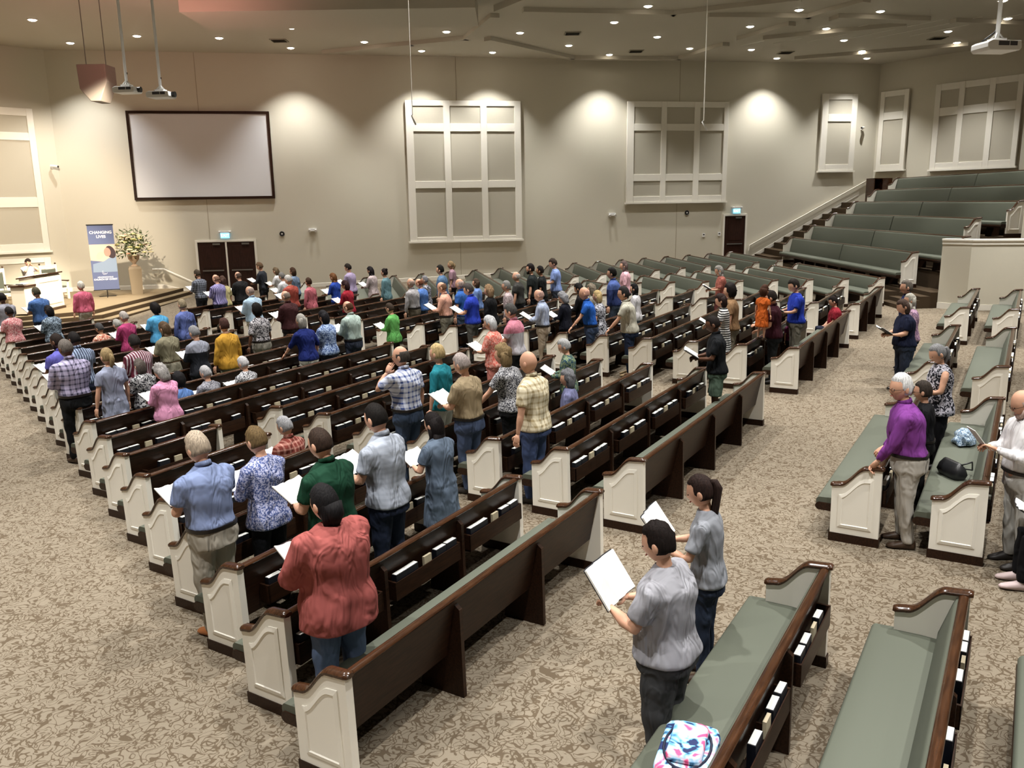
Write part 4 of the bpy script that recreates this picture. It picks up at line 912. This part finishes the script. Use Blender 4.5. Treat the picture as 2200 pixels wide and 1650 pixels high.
# ------------------------------------------------------------------ things on the walls and ceiling
def wframe(s, z=0, out=0): # frame on the far wall
    x, y = wall_pt(s); return Matrix.Translation((x + out*sin(PHI), y - out*cos(PHI), z)) @ Matrix.Rotation(PHI, 4, 'Z')
FARW = wframe(0); RIGHTW = frame2(CX, CY, 0, RA); STAGEW = frame2(SCX, SCY, 0, pi/4)
def panel(label, base, s0, s1, z0, z1, cols, rows):
    mw = base @ Matrix.Translation((s0, 0, z0)); t = thing('wall_panel', label, 'wall panel', mw, 'cream framed acoustic panels'); L = s1-s0; H = z1-z0
    cs = [(a-s0, b-s0) for a, b in cols]; rs = [(a-z0, b-z0) for a, b in rows]
    fr = MB(); xs = [0]+[v for c in cs for v in c]+[L]; zs = [0]+[v for r in sorted(rs) for v in r]+[H]
    for i in range(0, len(xs), 2): fr.box(xs[i], xs[i+1], -.15, -.03, 0, H)
    for j in range(0, len(zs), 2):
        for i in range(1, len(xs)-1, 2): fr.box(xs[i], xs[i+1], -.148, -.03, zs[j], zs[j+1])
    obj('frame', fr, M_CREAM, t, bevel=.012)
    sl = MB().box(-.06, L+.06, -.19, -.03, -.05, .03); obj('ledge', sl, M_CREAM, t)
    for c in cs:
        for r in rs: obj('fabric_inset', MB().box(c[0]-.01, c[1]+.01, -.105, -.04, r[0]-.01, r[1]+.01), M_PANEL, t)
panel('large cream nine-part panel right of the projection screen', FARW, -22.62, -17.55, 2.19, 8.19, [(-22.3,-20.98), (-20.70,-19.36), (-19.08,-17.84)], [(7.24,7.97), (4.81,6.9), (2.39,4.5)])
panel('cream nine-part panel above the single door side of the far wall', FARW, -12.63, -7.72, 3.74, 8.22, [(-12.3,-11.0), (-10.74,-9.4), (-9.12,-7.95)], [(7.25,7.97), (5.02,6.94), (4.03,4.71)])
panel('narrow cream panel on the far wall next to the corner', FARW, -3.0, -1.18, 5.08, 8.63, [(-2.68,-1.46)], [(7.71,8.37), (5.40,7.37)])
panel('narrow cream panel on the right wall next to the corner', RIGHTW, .2, 1.62, 5.08, 8.71, [(.42,1.4)], [(7.75,8.45), (5.35,7.4)])
panel('wide cream six-part panel on the right wall above the tier', RIGHTW, 2.88, 6.62, 5.0, 8.73, [(3.13,3.95), (4.2,5.25), (5.5,6.4)], [(7.7,8.45), (5.3,7.35)])
panel('tall cream panel behind the lectern on the stage wall', STAGEW, -7.2, -.72, 2.2, 7.72, [(-6.9,-5.1), (-4.85,-2.75), (-2.5,-.96)], [(6.8,7.43), (4.33,6.5), (2.52,3.94)])
panel('low cream wainscot panel behind the stage chairs', STAGEW, -5.5, -.75, .75, 1.95, [(-5.2,-3.25), (-2.95,-1.0)], [(.95,1.75)])
# projection screen
t = thing('projection_screen', 'large blank projection screen with a dark brown frame', 'screen', wframe(-33.9, 4.16))
L, H = 5.62, 3.55; fr = MB()
for b in ((0, .11, 0, H), (L-.11, L, 0, H), (.11, L-.11, 0, .11), (.11, L-.11, H-.11, H)): fr.box(b[0], b[1], -.13, -.02, b[2], b[3])
obj('frame', fr, M_WOOD, t, bevel=.01); obj('screen_surface', MB().box(.1, L-.1, -.085, -.05, .1, H-.1), mat('screen_white', 'd6d7da', .7, .2), t)
# exit signs
def exit_sign(s, z, label):
    t = thing('exit_sign', label, 'exit sign', wframe(s, z), 'lit exit signs')
    obj('housing', MB().box(-.26, .26, -.14, -.01, .20, .29), M_WHITE, t, bevel=.01)
    pl = obj('sign_plate', MB().box(-.18, .18, -.085, -.07, -.02, .20), mat('exit_glow', '9fd4ee', .3, .5, 0, '7cc6ee', 1.1), t)
    text('EXIT', .17, mat('exit_letters', 'f4fbff', .4, .3, 0, 'e8f8ff', 1.6), pl, Matrix.Translation((0, -.088, .09)) @ Matrix.Rotation(pi/2, 4, 'X'))
    for q in (-.2, .2): obj('lamp_head', MB().ball((q, -.16, .25), .045), M_WHITE, t, True)
exit_sign(-30.46, 2.56, 'blue-white lit exit sign above the dark double door'); exit_sign(-7.1, 3.20, 'blue-white lit exit sign above the single far door')
def emerg(s, z, label):
    t = thing('emergency_light', label, 'emergency light', wframe(s, z), 'twin emergency lights')
    obj('housing', MB().box(-.17, .17, -.10, -.01, -.06, .07), M_WHITE, t, bevel=.012)
    for q in (-.13, .13): obj('lamp_head', MB().tube([(q, -.10, -.02), (q, -.19, -.05)], [.05, .06], 12), M_WHITE, t, True, 40)
emerg(-26.81, 2.81, 'white twin emergency light near the double door'); emerg(-13.28, 3.23, 'white twin emergency light between the two nine-part panels')
def horn(s, z, label):
    t = thing('wall_speaker', label, 'speaker', wframe(s, z), 'small round wall speakers')
    obj('rim', MB().lathe([(.0, 0), (.10, 0), (.11, .03), (.09, .05), (.075, .04)], n=20), M_BLACK, t, True, 40, Matrix.Rotation(pi/2, 4, 'X') @ Matrix.Translation((0, 0, .005)))
    obj('cone', MB().lathe([(.0, .02), (.035, .05), (.0, .052)], n=14), M_WHITE, t, True, 40, Matrix.Rotation(pi/2, 4, 'X') @ Matrix.Translation((0, 0, .005)))
horn(-28.11, 2.67, 'small round black wall speaker right of the double door'); horn(-9.6, 3.25, 'small round black wall speaker under the second nine-part panel')
for s, z, lb in ((-8.72, 2.19, 'small thermostat with a black display on the far wall'), (-7.93, 2.22, 'small grey switch plate just left of the single door')):
    t = thing('thermostat' if 'therm' in lb else 'switch_plate', lb, 'wall control', wframe(s, z)); obj('case', MB().box(-.07, .07, -.04, -.005, -.09, .09), M_WHITE, t, bevel=.01); obj('display', MB().box(-.035, .035, -.046, -.038, .0, .05), M_BLACK, t)
def camera_unit(base, s, z, label, d):
    t = thing('security_camera', label, 'security camera', base @ Matrix.Translation((s, 0, z)), 'security cameras')
    obj('bracket', MB().box(-.03, .03, -.14, -.005, -.04, .02), M_WHITE, t); b = obj('camera_body', MB().tube([(-.05*d, -.12, .05), (.16*d, -.30, .02)], [.055, .05], 12), M_WHITE, t, True, 40)
    obj('lens', MB().tube([(.16*d, -.30, .02), (.18*d, -.32, .017)], [.045, .042], 12), M_BLACK, b, True, 40)
camera_unit(FARW, -.82, 7.05, 'white security camera on the far wall near the corner panels', -1); camera_unit(STAGEW, -.26, 5.5, 'white security camera left of the projection screen', 1)
# handrails
def rail(label, pts, brackets):
    t = thing('handrail', label, 'handrail', Matrix.Identity(4), 'cream wall handrails'); P = [Vector(wframe(s, z, .10).translation) for s, z in pts]; t.location = P[0]; Q = [p-P[0] for p in P]
    obj('rail', MB().tube(Q, [(.03, .045)]*len(Q), 10), M_CREAM, t, True, 40)
    for s, z in brackets:
        a = Vector(wframe(s, z, .10).translation)-P[0]; b = Vector(wframe(s, z-.05, .004).translation)-P[0]; obj('bracket', MB().tube([a, a-Vector((0, 0, .06)), b-Vector((0, 0, .02))], .012, 8), M_CREAM, t)
rail('cream handrail climbing the far wall beside the tier', [(-6.42, 1.40), (-6.39, 1.65), (-.36, 4.63), (-.12, 4.63)], [(-6.3, 1.68), (-4.3, 2.68), (-2.4, 3.62), (-.5, 4.56)])
rail('short cream handrail beside the stage steps', [(-33.5, 1.30), (-33.05, 1.30), (-31.75, .62), (-31.70, .55)], [(-33.3, 1.3), (-31.95, .72)])
# recessed ceiling lights
cr = MB().lathe([(.125, 0), (.165, 0), (.17, .012), (.165, .022), (.125, .022)], n=20).mesh('recessed_light', True, M_WHITE, 40)
cl = MB().ball((0, 0, .012), (.135, .135, .05), 16, 8).mesh('lens', True, mat('lamp_lens', 'fff6e6', .4, .2, 0, 'fff2dc', 16))
for x, y in CAN_XY:
    o = bpy.data.objects.new('recessed_light', cr); COL.objects.link(o); o.location = (x, y, CEIL-.024); tag(o, 'round white recessed ceiling light, lit', 'ceiling light', 'recessed lights in the ceiling')
    l = bpy.data.objects.new('lens', cl); COL.objects.link(l); l.parent = o
for i, (x, y, lb) in enumerate([(-4.12,31.2,'square ceiling vent beside the soffit box'), (2.47,33.3,'square ceiling vent over the large ceiling cloud'), (5.44,37.3,'square ceiling vent near the far wall'), (12.04,38.2,'square ceiling vent near the far corner'), (17.2,35.4,'square ceiling vent towards the right wall'), (-8.66,33.8,'square ceiling vent on the reddish part of the ceiling')]):
    t = thing('ceiling_vent', lb, 'vent', Matrix.Translation((x, y, CEIL)), 'square ceiling vents')
    obj('frame', MB().box(-.3, .3, -.3, -.26, -.03, 0).box(-.3, .3, .26, .3, -.03, 0).box(-.3, -.26, -.26, .26, -.03, 0).box(.26, .3, -.26, .26, -.03, 0), M_CEILTILE, t)
    sl = MB()
    for k in range(5): sl.add([(-.25, -.22+k*.1, -.05), (.25, -.22+k*.1, -.05), (.25, -.16+k*.1, -.005), (-.25, -.16+k*.1, -.005)], [(0, 1, 2, 3)])
    obj('slats', sl, M_STEEL, t)
# projectors on poles
def projector(x, y, z, yaw, sc, label):
    t = thing('projector', label, 'projector', Matrix.Translation((x, y, z)) @ Matrix.Rotation(yaw, 4, 'Z'), 'ceiling projectors')
    prof = [(-.27, -.05), (-.24, -.085), (.24, -.085), (.27, -.05), (.26, .05), (-.20, .06), (-.27, .03)]
    b = obj('body', MB().prism([(a*sc, c*sc) for a, c in prof], -.19*sc, .19*sc, 'y'), M_WHITE, t, bevel=.012)
    obj('vent_grille', MB().box(-.11*sc, .06*sc, -.194*sc, -.188*sc, -.02*sc, .04*sc).box(.075*sc, .19*sc, -.194*sc, -.188*sc, -.02*sc, .04*sc), mat('grille_dark', '45454a', .6), b)
    obj('lens', MB().tube([(.26*sc, 0, -.005), (.34*sc, 0, -.005)], [.06*sc, .065*sc], 16), M_BLACK, b, True, 40)
    obj('mount', MB().box(-.10, .10, -.08, .08, .07, .10).tube([(-.09, -.07, .06), (0, 0, .2)], .012, 6).tube([(.09, .07, .06), (0, 0, .2)], .012, 6).tube([(.09, -.07, .06), (0, 0, .2)], .012, 6).tube([(-.09, .07, .06), (0, 0, .2)], .012, 6), M_WHITE, t)
    obj('pole', MB().tube([(0, 0, .1), (0, 0, CEIL-z)], .03, 12), M_WHITE, t, True)
    obj('cable', MB().tube([(-.2*sc, .05, .07), (-.12*sc, .06, .12), (-.02, .03, .2), (.035, 0, .35)], .012, 6), M_BLACK, t, True)
projector(7.19, 13, 5.95, .15, 1.0, 'white projector on a pole nearest the camera, at the right')
projector(-8.22, 19, 6.33, -.1, .92, 'white ceiling projector nearer the stage wall, above the screen')
projector(-7.5, 19, 6.22, -.1, .95, 'white ceiling projector second from the stage wall, above the screen')
t = thing('hanging_speaker', 'grey hanging speaker cluster above the left end of the screen', 'speaker', Matrix.Translation((-12.55, 27, 7.35)))
obj('cabinet', MB().prism([(-.45, .75), (-.42, .05), (-.12, -.32), (.16, -.32), (.42, .25), (.42, .75)], -.35, .35, 'y'), mat('speaker_grey', '7c746b', .7), t, bevel=.02)
obj('rigging', MB().tube([(-.3, 0, .75), (-.3, 0, 2.65)], .015, 6).tube([(.3, 0, .75), (.3, 0, 2.65)], .015, 6), M_STEEL, t)
for x, z, lb in ((-1.53, 5.1, 'thin hanging microphone in front of the large nine-part panel'), (3.15, 4.94, 'thin hanging microphone in front of the second nine-part panel')):
    t = thing('hanging_microphone', lb, 'microphone', Matrix.Translation((x, 14, z)), 'hanging microphones')
    obj('wire', MB().tube([(0, 0, .12), (0, 0, CEIL-z)], .007, 6), M_CREAM, t); obj('capsule', MB().tube([(0, 0, .12), (-.02, .01, .1), (.05, -.03, -.04)], [.008, .012, .014], 8), M_WHITE, t, True)
# brown cabinet on the top tier
t = thing('cabinet', 'small brown open cabinet at the top corner of the tier', 'cabinet', frame2(16.75, 38.75, TIER0+5*TRISE, PHI))
obj('case', MB().box(-.45, .45, -.3, .3, 0, .38).box(-.45, -.42, -.3, .3, .38, 1.06).box(.42, .45, -.3, .3, .38, 1.06).box(-.03, 0, -.3, .3, .38, 1.06).box(-.45, .45, -.3, .3, 1.06, 1.10).box(-.42, .42, .27, .3, .38, 1.06).box(0, .42, -.3, -.28, .38, 1.06), M_RAIL, t)
# ------------------------------------------------------------------ the stage
YA = radians(10)
lc = thing('lectern', 'large white panelled lectern with brown tops on the stage', 'lectern', frame2(-15.6, 28.35, STG, 0))
M_LECT = mat('white_lacquer', 'efe6d4', .4, .4)
obj('body', MB().prism([(-.55, .08), (0, .08), (0, 1.12), (-.08, 1.2), (-.55, 1.2)], -.8, .8, 'y') , M_LECT, lc, bevel=.01)
obj('base', MB().box(-.58, .03, -.83, .83, 0, .08), M_RAIL, lc); obj('desk_top', MB().add([(-.62, -.84, 1.12), (.04, -.84, 1.22), (.04, .84, 1.22), (-.62, .84, 1.12), (-.62, -.84, 1.16), (.04, -.84, 1.26), (.04, .84, 1.26), (-.62, .84, 1.16)], [(0,1,2,3),(4,5,6,7),(0,1,5,4),(1,2,6,5),(2,3,7,6),(3,0,4,7)]), M_RAIL, lc)
obj('front_moulding', MB().box(.0, .015, -.66, .66, .22, .26).box(.0, .015, -.66, .66, .98, 1.02).box(.0, .015, -.66, -.62, .26, .98).box(.0, .015, .62, .66, .26, .98), M_LECT, lc)
obj('side_wing', MB().box(-.5, -.05, -1.42, -.8, .05, .92), M_LECT, lc, bevel=.01); obj('wing_top', MB().box(-.55, 0, -1.46, -.8, .92, .97), M_RAIL, lc)
o = bpy.data.objects.new('open_bible', SCV); COL.objects.link(o); o.matrix_world = Matrix.Translation((-15.87, 27.22, STG+.98)) @ Matrix.Rotation(pi/2, 4, 'Z'); tag(o, 'open book lying on the low side wing of the lectern', 'book'); p = bpy.data.objects.new('pages', SPG); COL.objects.link(p); p.parent = o
def throne(x, y, ang, label):
    t = thing('stage_chair', label, 'chair', frame2(x, y, STG, ang), 'high-backed stage chairs'); cr_ = M_LECT
    for sx in (-.34, .34):
        obj('leg', MB().box(sx-.035, sx+.035, .22, .29, 0, .68), cr_, t, bevel=.006); obj('leg', MB().box(sx-.035, sx+.035, -.30, -.23, 0, 1.30), cr_, t, bevel=.006)
        obj('armrest', MB().box(sx-.045, sx+.045, -.28, .33, .68, .72), M_RAIL, t, bevel=.01); obj('finial', MB().ball((sx, -.265, 1.34), .035), M_RAIL, t, True)
        obj('stretcher', MB().box(sx-.02, sx+.02, -.24, .23, .14, .19), cr_, t)
    obj('seat', MB().box(-.31, .31, -.24, .28, .38, .44), cr_, t, bevel=.01); obj('seat_cushion', MB().box(-.29, .29, -.22, .27, .44, .51), M_GREEN, t, bevel=.02)
    obj('back_cushion', MB().box(-.29, .29, -.27, -.20, .58, 1.14), M_GREEN, t, bevel=.02); obj('top_rail', MB().box(-.31, .31, -.29, -.24, 1.16, 1.26).box(-.31, .31, -.30, -.23, 1.26, 1.29), cr_, t, bevel=.01)
throne(-17.35, 31.9, radians(-112), 'high-backed white stage chair right of the lectern'); throne(-18.35, 30.1, radians(-118), 'high-backed white stage chair left of the lectern'); throne(-19.3, 28.4, radians(-118), 'high-backed white stage chair cut by the left picture edge')
# banner
ba = math.atan2(15.72, 32.55)  # faces the hall
t = thing('banner_stand', 'tall slate-blue banner on a black stand reading changing lives', 'banner', frame2(-15.70, 32.55, STG, .42)); M_BAN = mat('banner_blue', '5a6384', .6, .2)
obj('pole', MB().tube([(0, .03, 0), (0, .03, 2.76)], .016, 8), M_BLACK, t); obj('foot', MB().tube([(-.3, .15, .015), (0, .02, .03), (.3, .15, .015)], .015, 6).tube([(0, .02, .03), (0, -.3, .015)], .015, 6), M_BLACK, t)
obj('top_bar', MB().box(-.47, .47, -.02, .02, 2.74, 2.78), M_BLACK, t); obj('bottom_bar', MB().box(-.47, .47, -.02, .02, .26, .29), M_BLACK, t)
sh = obj('banner_sheet', MB().box(-.45, .45, -.006, .006, .29, 2.74), M_BAN, t)
M_LET = mat('banner_letters', 'eef0f4', .6, .2); FX = Matrix.Rotation(pi/2, 4, 'X')
def bt(s, size, z, bold=0): text(s, size, M_LET, sh, Matrix.Translation((0, -.008, z)) @ FX, bold=bold)
bt('CHANGING', .145, 2.47, .003); bt('LIVES', .145, 2.31, .003); bt('CHURCH OF CHRIST', .088, .68, .002); bt('HENDERSONVILLE', .066, .765, .001)
# the picture band of the banner: soft hands and a dark-haired face in profile, blouse below
def flat(pts, m, nm, y=-.0075): obj(nm, MB().prism(pts, y-.001, y, 'y'), m, sh)
def ell(cx, cz, rx, rz, a0=0, n=22): return [(cx+rx*cos(2*pi*k/n)*cos(a0)-rz*sin(2*pi*k/n)*sin(a0), cz+rx*cos(2*pi*k/n)*sin(a0)+rz*sin(2*pi*k/n)*cos(a0)) for k in range(n)]
flat([(-.45, 1.42), (.45, 1.30), (.45, 2.02), (-.45, 2.02)], mat('print_sand', 'c9ab98', .6), 'print')
flat(ell(.28, 1.72, .16, .25, .35), mat('print_hair', '33252a', .6), 'print', -.009); flat(ell(.16, 1.72, .12, .17), mat('print_face', 'b07f70', .6), 'print', -.010)
flat(ell(-.10, 1.60, .16, .11, .9), mat('print_hand', 'd3a592', .6), 'print', -.011); flat([(-.40, .96), (.45, .96), (.45, 1.55), (.20, 1.50), (.02, 1.38), (-.38, 1.28)], mat('print_blouse', '78889e', .6), 'print', -.0088)
lg = MB()
for k in range(3): lg.tube([(.07*cos(a)*(1-.2*k)-.02+.03*k, -.009, .95+.085*sin(a)*(1-.15*k)) for a in [2.2+k*.7+.35*q for q in range(8)]], .004, 5)
obj('emblem', lg, M_LET, sh)
# pedestal, urn and flowers
t = thing('pedestal', 'taupe pedestal standing on the stage beside the banner', 'pedestal', frame2(-14.98, 33.55, STG, .45))
obj('column', MB().add([(-.2, -.2, 0), (.2, -.2, 0), (.2, .2, 0), (-.2, .2, 0), (-.24, -.24, 1.0), (.24, -.24, 1.0), (.24, .24, 1.0), (-.24, .24, 1.0), (-.2, -.2, 1.1), (.2, -.2, 1.1), (.2, .2, 1.1), (-.2, .2, 1.1)], [(3,2,1,0),(0,1,5,4),(1,2,6,5),(2,3,7,6),(3,0,4,7),(4,5,9,8),(5,6,10,9),(6,7,11,10),(7,4,8,11),(8,9,10,11)]), mat('taupe_paint', '8c7e68', .7), t)
t = thing('urn', 'stone-coloured urn holding the flowers on the pedestal', 'urn', Matrix.Translation((-14.98, 33.55, STG+1.1)))
obj('bowl', MB().lathe([(0, 0), (.13, 0), (.13, .03), (.06, .08), (.08, .14), (.20, .28), (.22, .40), (.25, .44), (.22, .45), (.19, .40), (0, .3)]), mat('urn_stone', 'b39c84', .8), t, True, 50)
t = thing('flower_arrangement', 'large cream and peach flower arrangement in the urn', 'flowers', Matrix.Translation((-14.98, 33.55, STG+1.5)))
rn = random.Random(3); lf = MB(); st_ = MB()
for k in range(330):
    a = rn.uniform(0, 2*pi); r = rn.random()**.5; el = rn.uniform(-.35, 1.3); R = .72 if el < .6 else .85
    c = Vector((cos(a)*cos(el)*R*r, sin(a)*cos(el)*R*r*.7, .25+sin(el)*.95*r)); d = Vector((rn.uniform(-1, 1), rn.uniform(-1, 1), rn.uniform(-.6, 1))).normalized(); q = d.orthogonal().normalized()*.026; L_ = rn.uniform(.10, .2)
    lf.add([c, c+d*L_*.5+q, c+d*L_, c+d*L_*.5-q], [(0, 1, 2, 3)])
for k in range(26):
    a = rn.uniform(0, 2*pi); el = rn.uniform(-.3, 1.4); d = Vector((cos(a)*cos(el), sin(a)*cos(el)*.7, sin(el)*1.15)); st_.tube([(0, 0, 0), d*.5+Vector((0, 0, .2)), d*.95+Vector((0, 0, .2+.0))], [.008, .006, .003], 5)
obj('leaves', lf, mat('leaf_green', '4c5a34', .6), t); obj('stems', st_, mat('stem_green', '5c6238', .6), t)
for k in range(64):
    a = rn.uniform(0, 2*pi); el = rn.uniform(-.15, 1.35); R = rn.uniform(.62, .8); c = Vector((cos(a)*cos(el)*R*.92, sin(a)*cos(el)*R*.7, .16+sin(el)*R*.95)); fm = MB(); r = rn.uniform(.06, .10)
    for q in range(7):
        b = 2*pi*q/7; o_ = Vector((cos(b), sin(b), .2))*r*.75; fm.ball(c+o_, (r*.5, r*.5, r*.3), 6, 4)
    fm.ball(c+Vector((0, 0, r*.3)), r*.4, 6, 4)
    m_ = [mat('petal_cream', 'e8dfb8', .7), mat('petal_peach', 'e0a184', .7), mat('petal_yellow', 'd8d08e', .7)][0 if k % 3 == 0 else (1 if (k % 5 == 1 and abs(c.x) < .35) else 2 if k % 2 else 0)]
    obj('blossom', fm, m_, t, True)
# ------------------------------------------------------------------ people with other places
def extra(args, idx): return build_person(*args, idx)
extra((-16.8, 29.35, STG, 1.70, 0, -30, 1.0, 'short', '2a211c', 'l', 'shirt', 'plain', 'd8d8e4', 'pants', '30343c', 'face', 'person in a white shirt behind the lectern with both hands over the face'), 201)
extra((5.95, 17.55, fz(5.95, 17.55), .95, 0, 300, 1.0, 'curly', '4c3426', 'l', 'shirt', 'plain', '6c1c4c', 'pants', '1c1c20', 'book_none', 'small child with curly hair in a purple T-shirt standing between pews'), 203)
extra((4.75, 15.60, fz(4.9, 15.6)+.88, .86, 0, 40, 1.0, 'bob', '4a2e20', 'l', 'dress', 'plain', 'e0641c', 'dress', 'e0641c', 'down', 'toddler in an orange dress carried on the arm of the maroon polo'), 204)
# ------------------------------------------------------------------ bags and small things on the pews
def bag_floral():
    m = mat('bag_print', 'e898b8', .7, .2); nt, b, N, L_ = nodes(m); tc = N('TexCoord'); n = N('TexNoise', Scale=7.0, Detail=2.0); n.inputs['Distortion'].default_value = 1.2; L_(tc.outputs['Object'], n.inputs['Vector'])
    r = ramp(nt, [(.40, srgb('26305a')), (.44, srgb('5a9cc8')), (.52, srgb('b8cfe0')), (.57, srgb('e0b8cc')), (.62, srgb('cc5484'))]); L_(n.outputs['Fac'], r.inputs[0]); L_(r.outputs[0], b.inputs['Base Color']); return m
MF = bag_floral(); M_NAVY = mat('navy_webbing', '161a30', .7)
mw = floor_frame(.98, 4.20, UA); mw = mw @ Matrix.Translation((0, 0, .475)) @ Matrix.Rotation(radians(100), 4, 'Z')
t = thing('backpack', 'pink and blue floral backpack lying on the nearest right pew seat', 'bag', mw)
def rbox(w, d, h, e=.06, z0=0):
    mb = MB(); pts = lambda k: [((w-e)*sx+e*cos(a)*k, (d-e)*sy+e*sin(a)*k) for sx, sy, a0 in ((1, 1, 0), (-1, 1, pi/2), (-1, -1, pi), (1, -1, 3*pi/2)) for a in (a0, a0+pi/4, a0+pi/2)]
    mb.loft([[(x*s, y*s, z) for x, y in pts(1)] for s, z in ((.93, z0), (1, z0+.03), (1, z0+h-.04), (.96, z0+h-.01), (.90, z0+h))]); return mb
obj('main_compartment', rbox(.16, .24, .22), MF, t, True, 60); obj('front_pocket', rbox(.10, .17, .05, .04, .22), MF, t, True, 60)
obj('zip', MB().tube([(.13*cos(a)*1.0, .21*sin(a), .222) for a in [2*pi*k/24 for k in range(25)]], .008, 6), M_NAVY, t)
obj('shoulder_strap', MB().tube([(-.1, .2, .12), (-.05, .34, .10), (-.02, .44, .03), (.02, .36, .02)], [(.03, .012)]*4, 8), M_NAVY, t, True)
obj('handle', MB().tube([(-.05, .20, .21), (0, .25, .25), (.05, .20, .21)], .010, 6), M_NAVY, t, True)
mw = floor_frame(5.72, 10.16, UA) @ Matrix.Translation((0, .0, .475))
pc = MB()
for k in range(9):
    z = .02+.02*k; r = .17*(1-(k/9.5)**2)**.5; pc_ = [(r*(1+.18*sin(5*a+k*.7))*cos(a)*1.1, r*(1+.14*cos(4*a-k))*sin(a)*.75, z) for a in [2*pi*q/22 for q in range(22)]]
    if k == 0: rr = []
    rr.append(pc_)
pc.loft(rr); o = obj('folded_cloth', pc, fabric('speck', ['b4c8d8', '55708c']), None, True, 60, mw); tag(o, 'crumpled pale blue patterned cloth pouch lying on a green pew seat', 'cloth')
mw = floor_frame(4.98, 9.02, UA) @ Matrix.Translation((0, .0, .475)) @ Matrix.Rotation(.7, 4, 'Z')
t = thing('handbag', 'black slouchy handbag lying on the green seat behind the purple shirt', 'bag', mw); M_LEA = mat('black_leather', '1a1a1c', .35, .5)
obj('body', MB().loft([[(w_*math.copysign(abs(cos(a))**.6, cos(a)), d_*math.copysign(abs(sin(a))**.6, sin(a)), z) for a in [2*pi*q/20 for q in range(20)]] for w_, d_, z in ((.17, .08, 0), (.19, .10, .05), (.17, .08, .12), (.14, .03, .17), (.13, .012, .18))]), M_LEA, t, True, 60)
obj('strap', MB().tube([(-.13, 0, .16), (-.16, -.12, .2), (-.02, -.24, .05), (.1, -.16, .04), (.13, 0, .16)], .009, 6), M_LEA, t, True)
t = thing('tote_bag', 'teal bag on the floor at the right picture edge', 'bag', floor_frame(4.72, 6.55, UA)); obj('body', MB().loft([[(w_*cos(a), d_*sin(a), z) for a in [2*pi*q/16 for q in range(16)]] for w_, d_, z in ((.14, .08, 0), (.17, .10, .15), (.16, .07, .3))]), mat('teal_cloth', '1f7f84', .7), t, True, 60)
obj('handle', MB().tube([(-.08, 0, .29), (-.05, 0, .42), (.05, 0, .42), (.08, 0, .29)], .010, 6), mat('teal_cloth', '1f7f84'), t, True)
t = thing('water_bottle', 'clear water bottle standing on the floor beside the pale pink trousers', 'bottle', floor_frame(-5.36, 11.42, UA) @ Matrix.Translation((0, 0, .47))); obj('bottle_body', MB().lathe([(0, 0), (.032, 0), (.034, .02), (.034, .14), (.016, .18), (.014, .20)]), mat('clear_plastic', 'c8d0d4', .1, .6), t, True, 50); obj('cap', MB().lathe([(0, .20), (.017, .20), (.017, .22), (0, .22)]), M_WHITE, t, True, 50)
t = thing('tablet', 'tablet in a white case held by the bearded person in white', 'tablet', Matrix.Identity(4))
t.matrix_world = Matrix.Translation((4.53, 7.80, 1.50)) @ Matrix.Rotation(radians(175)-pi/2, 4, 'Z') @ Matrix.Rotation(.9, 4, 'X')
obj('case', MB().box(-.09, .09, -.13, .13, -.008, .0), M_WHITE, t, bevel=.006); obj('glass_screen', MB().box(-.078, .078, -.115, .115, .0, .002), M_BLACK, t)
bpy.data.scenes.remove(TSC)
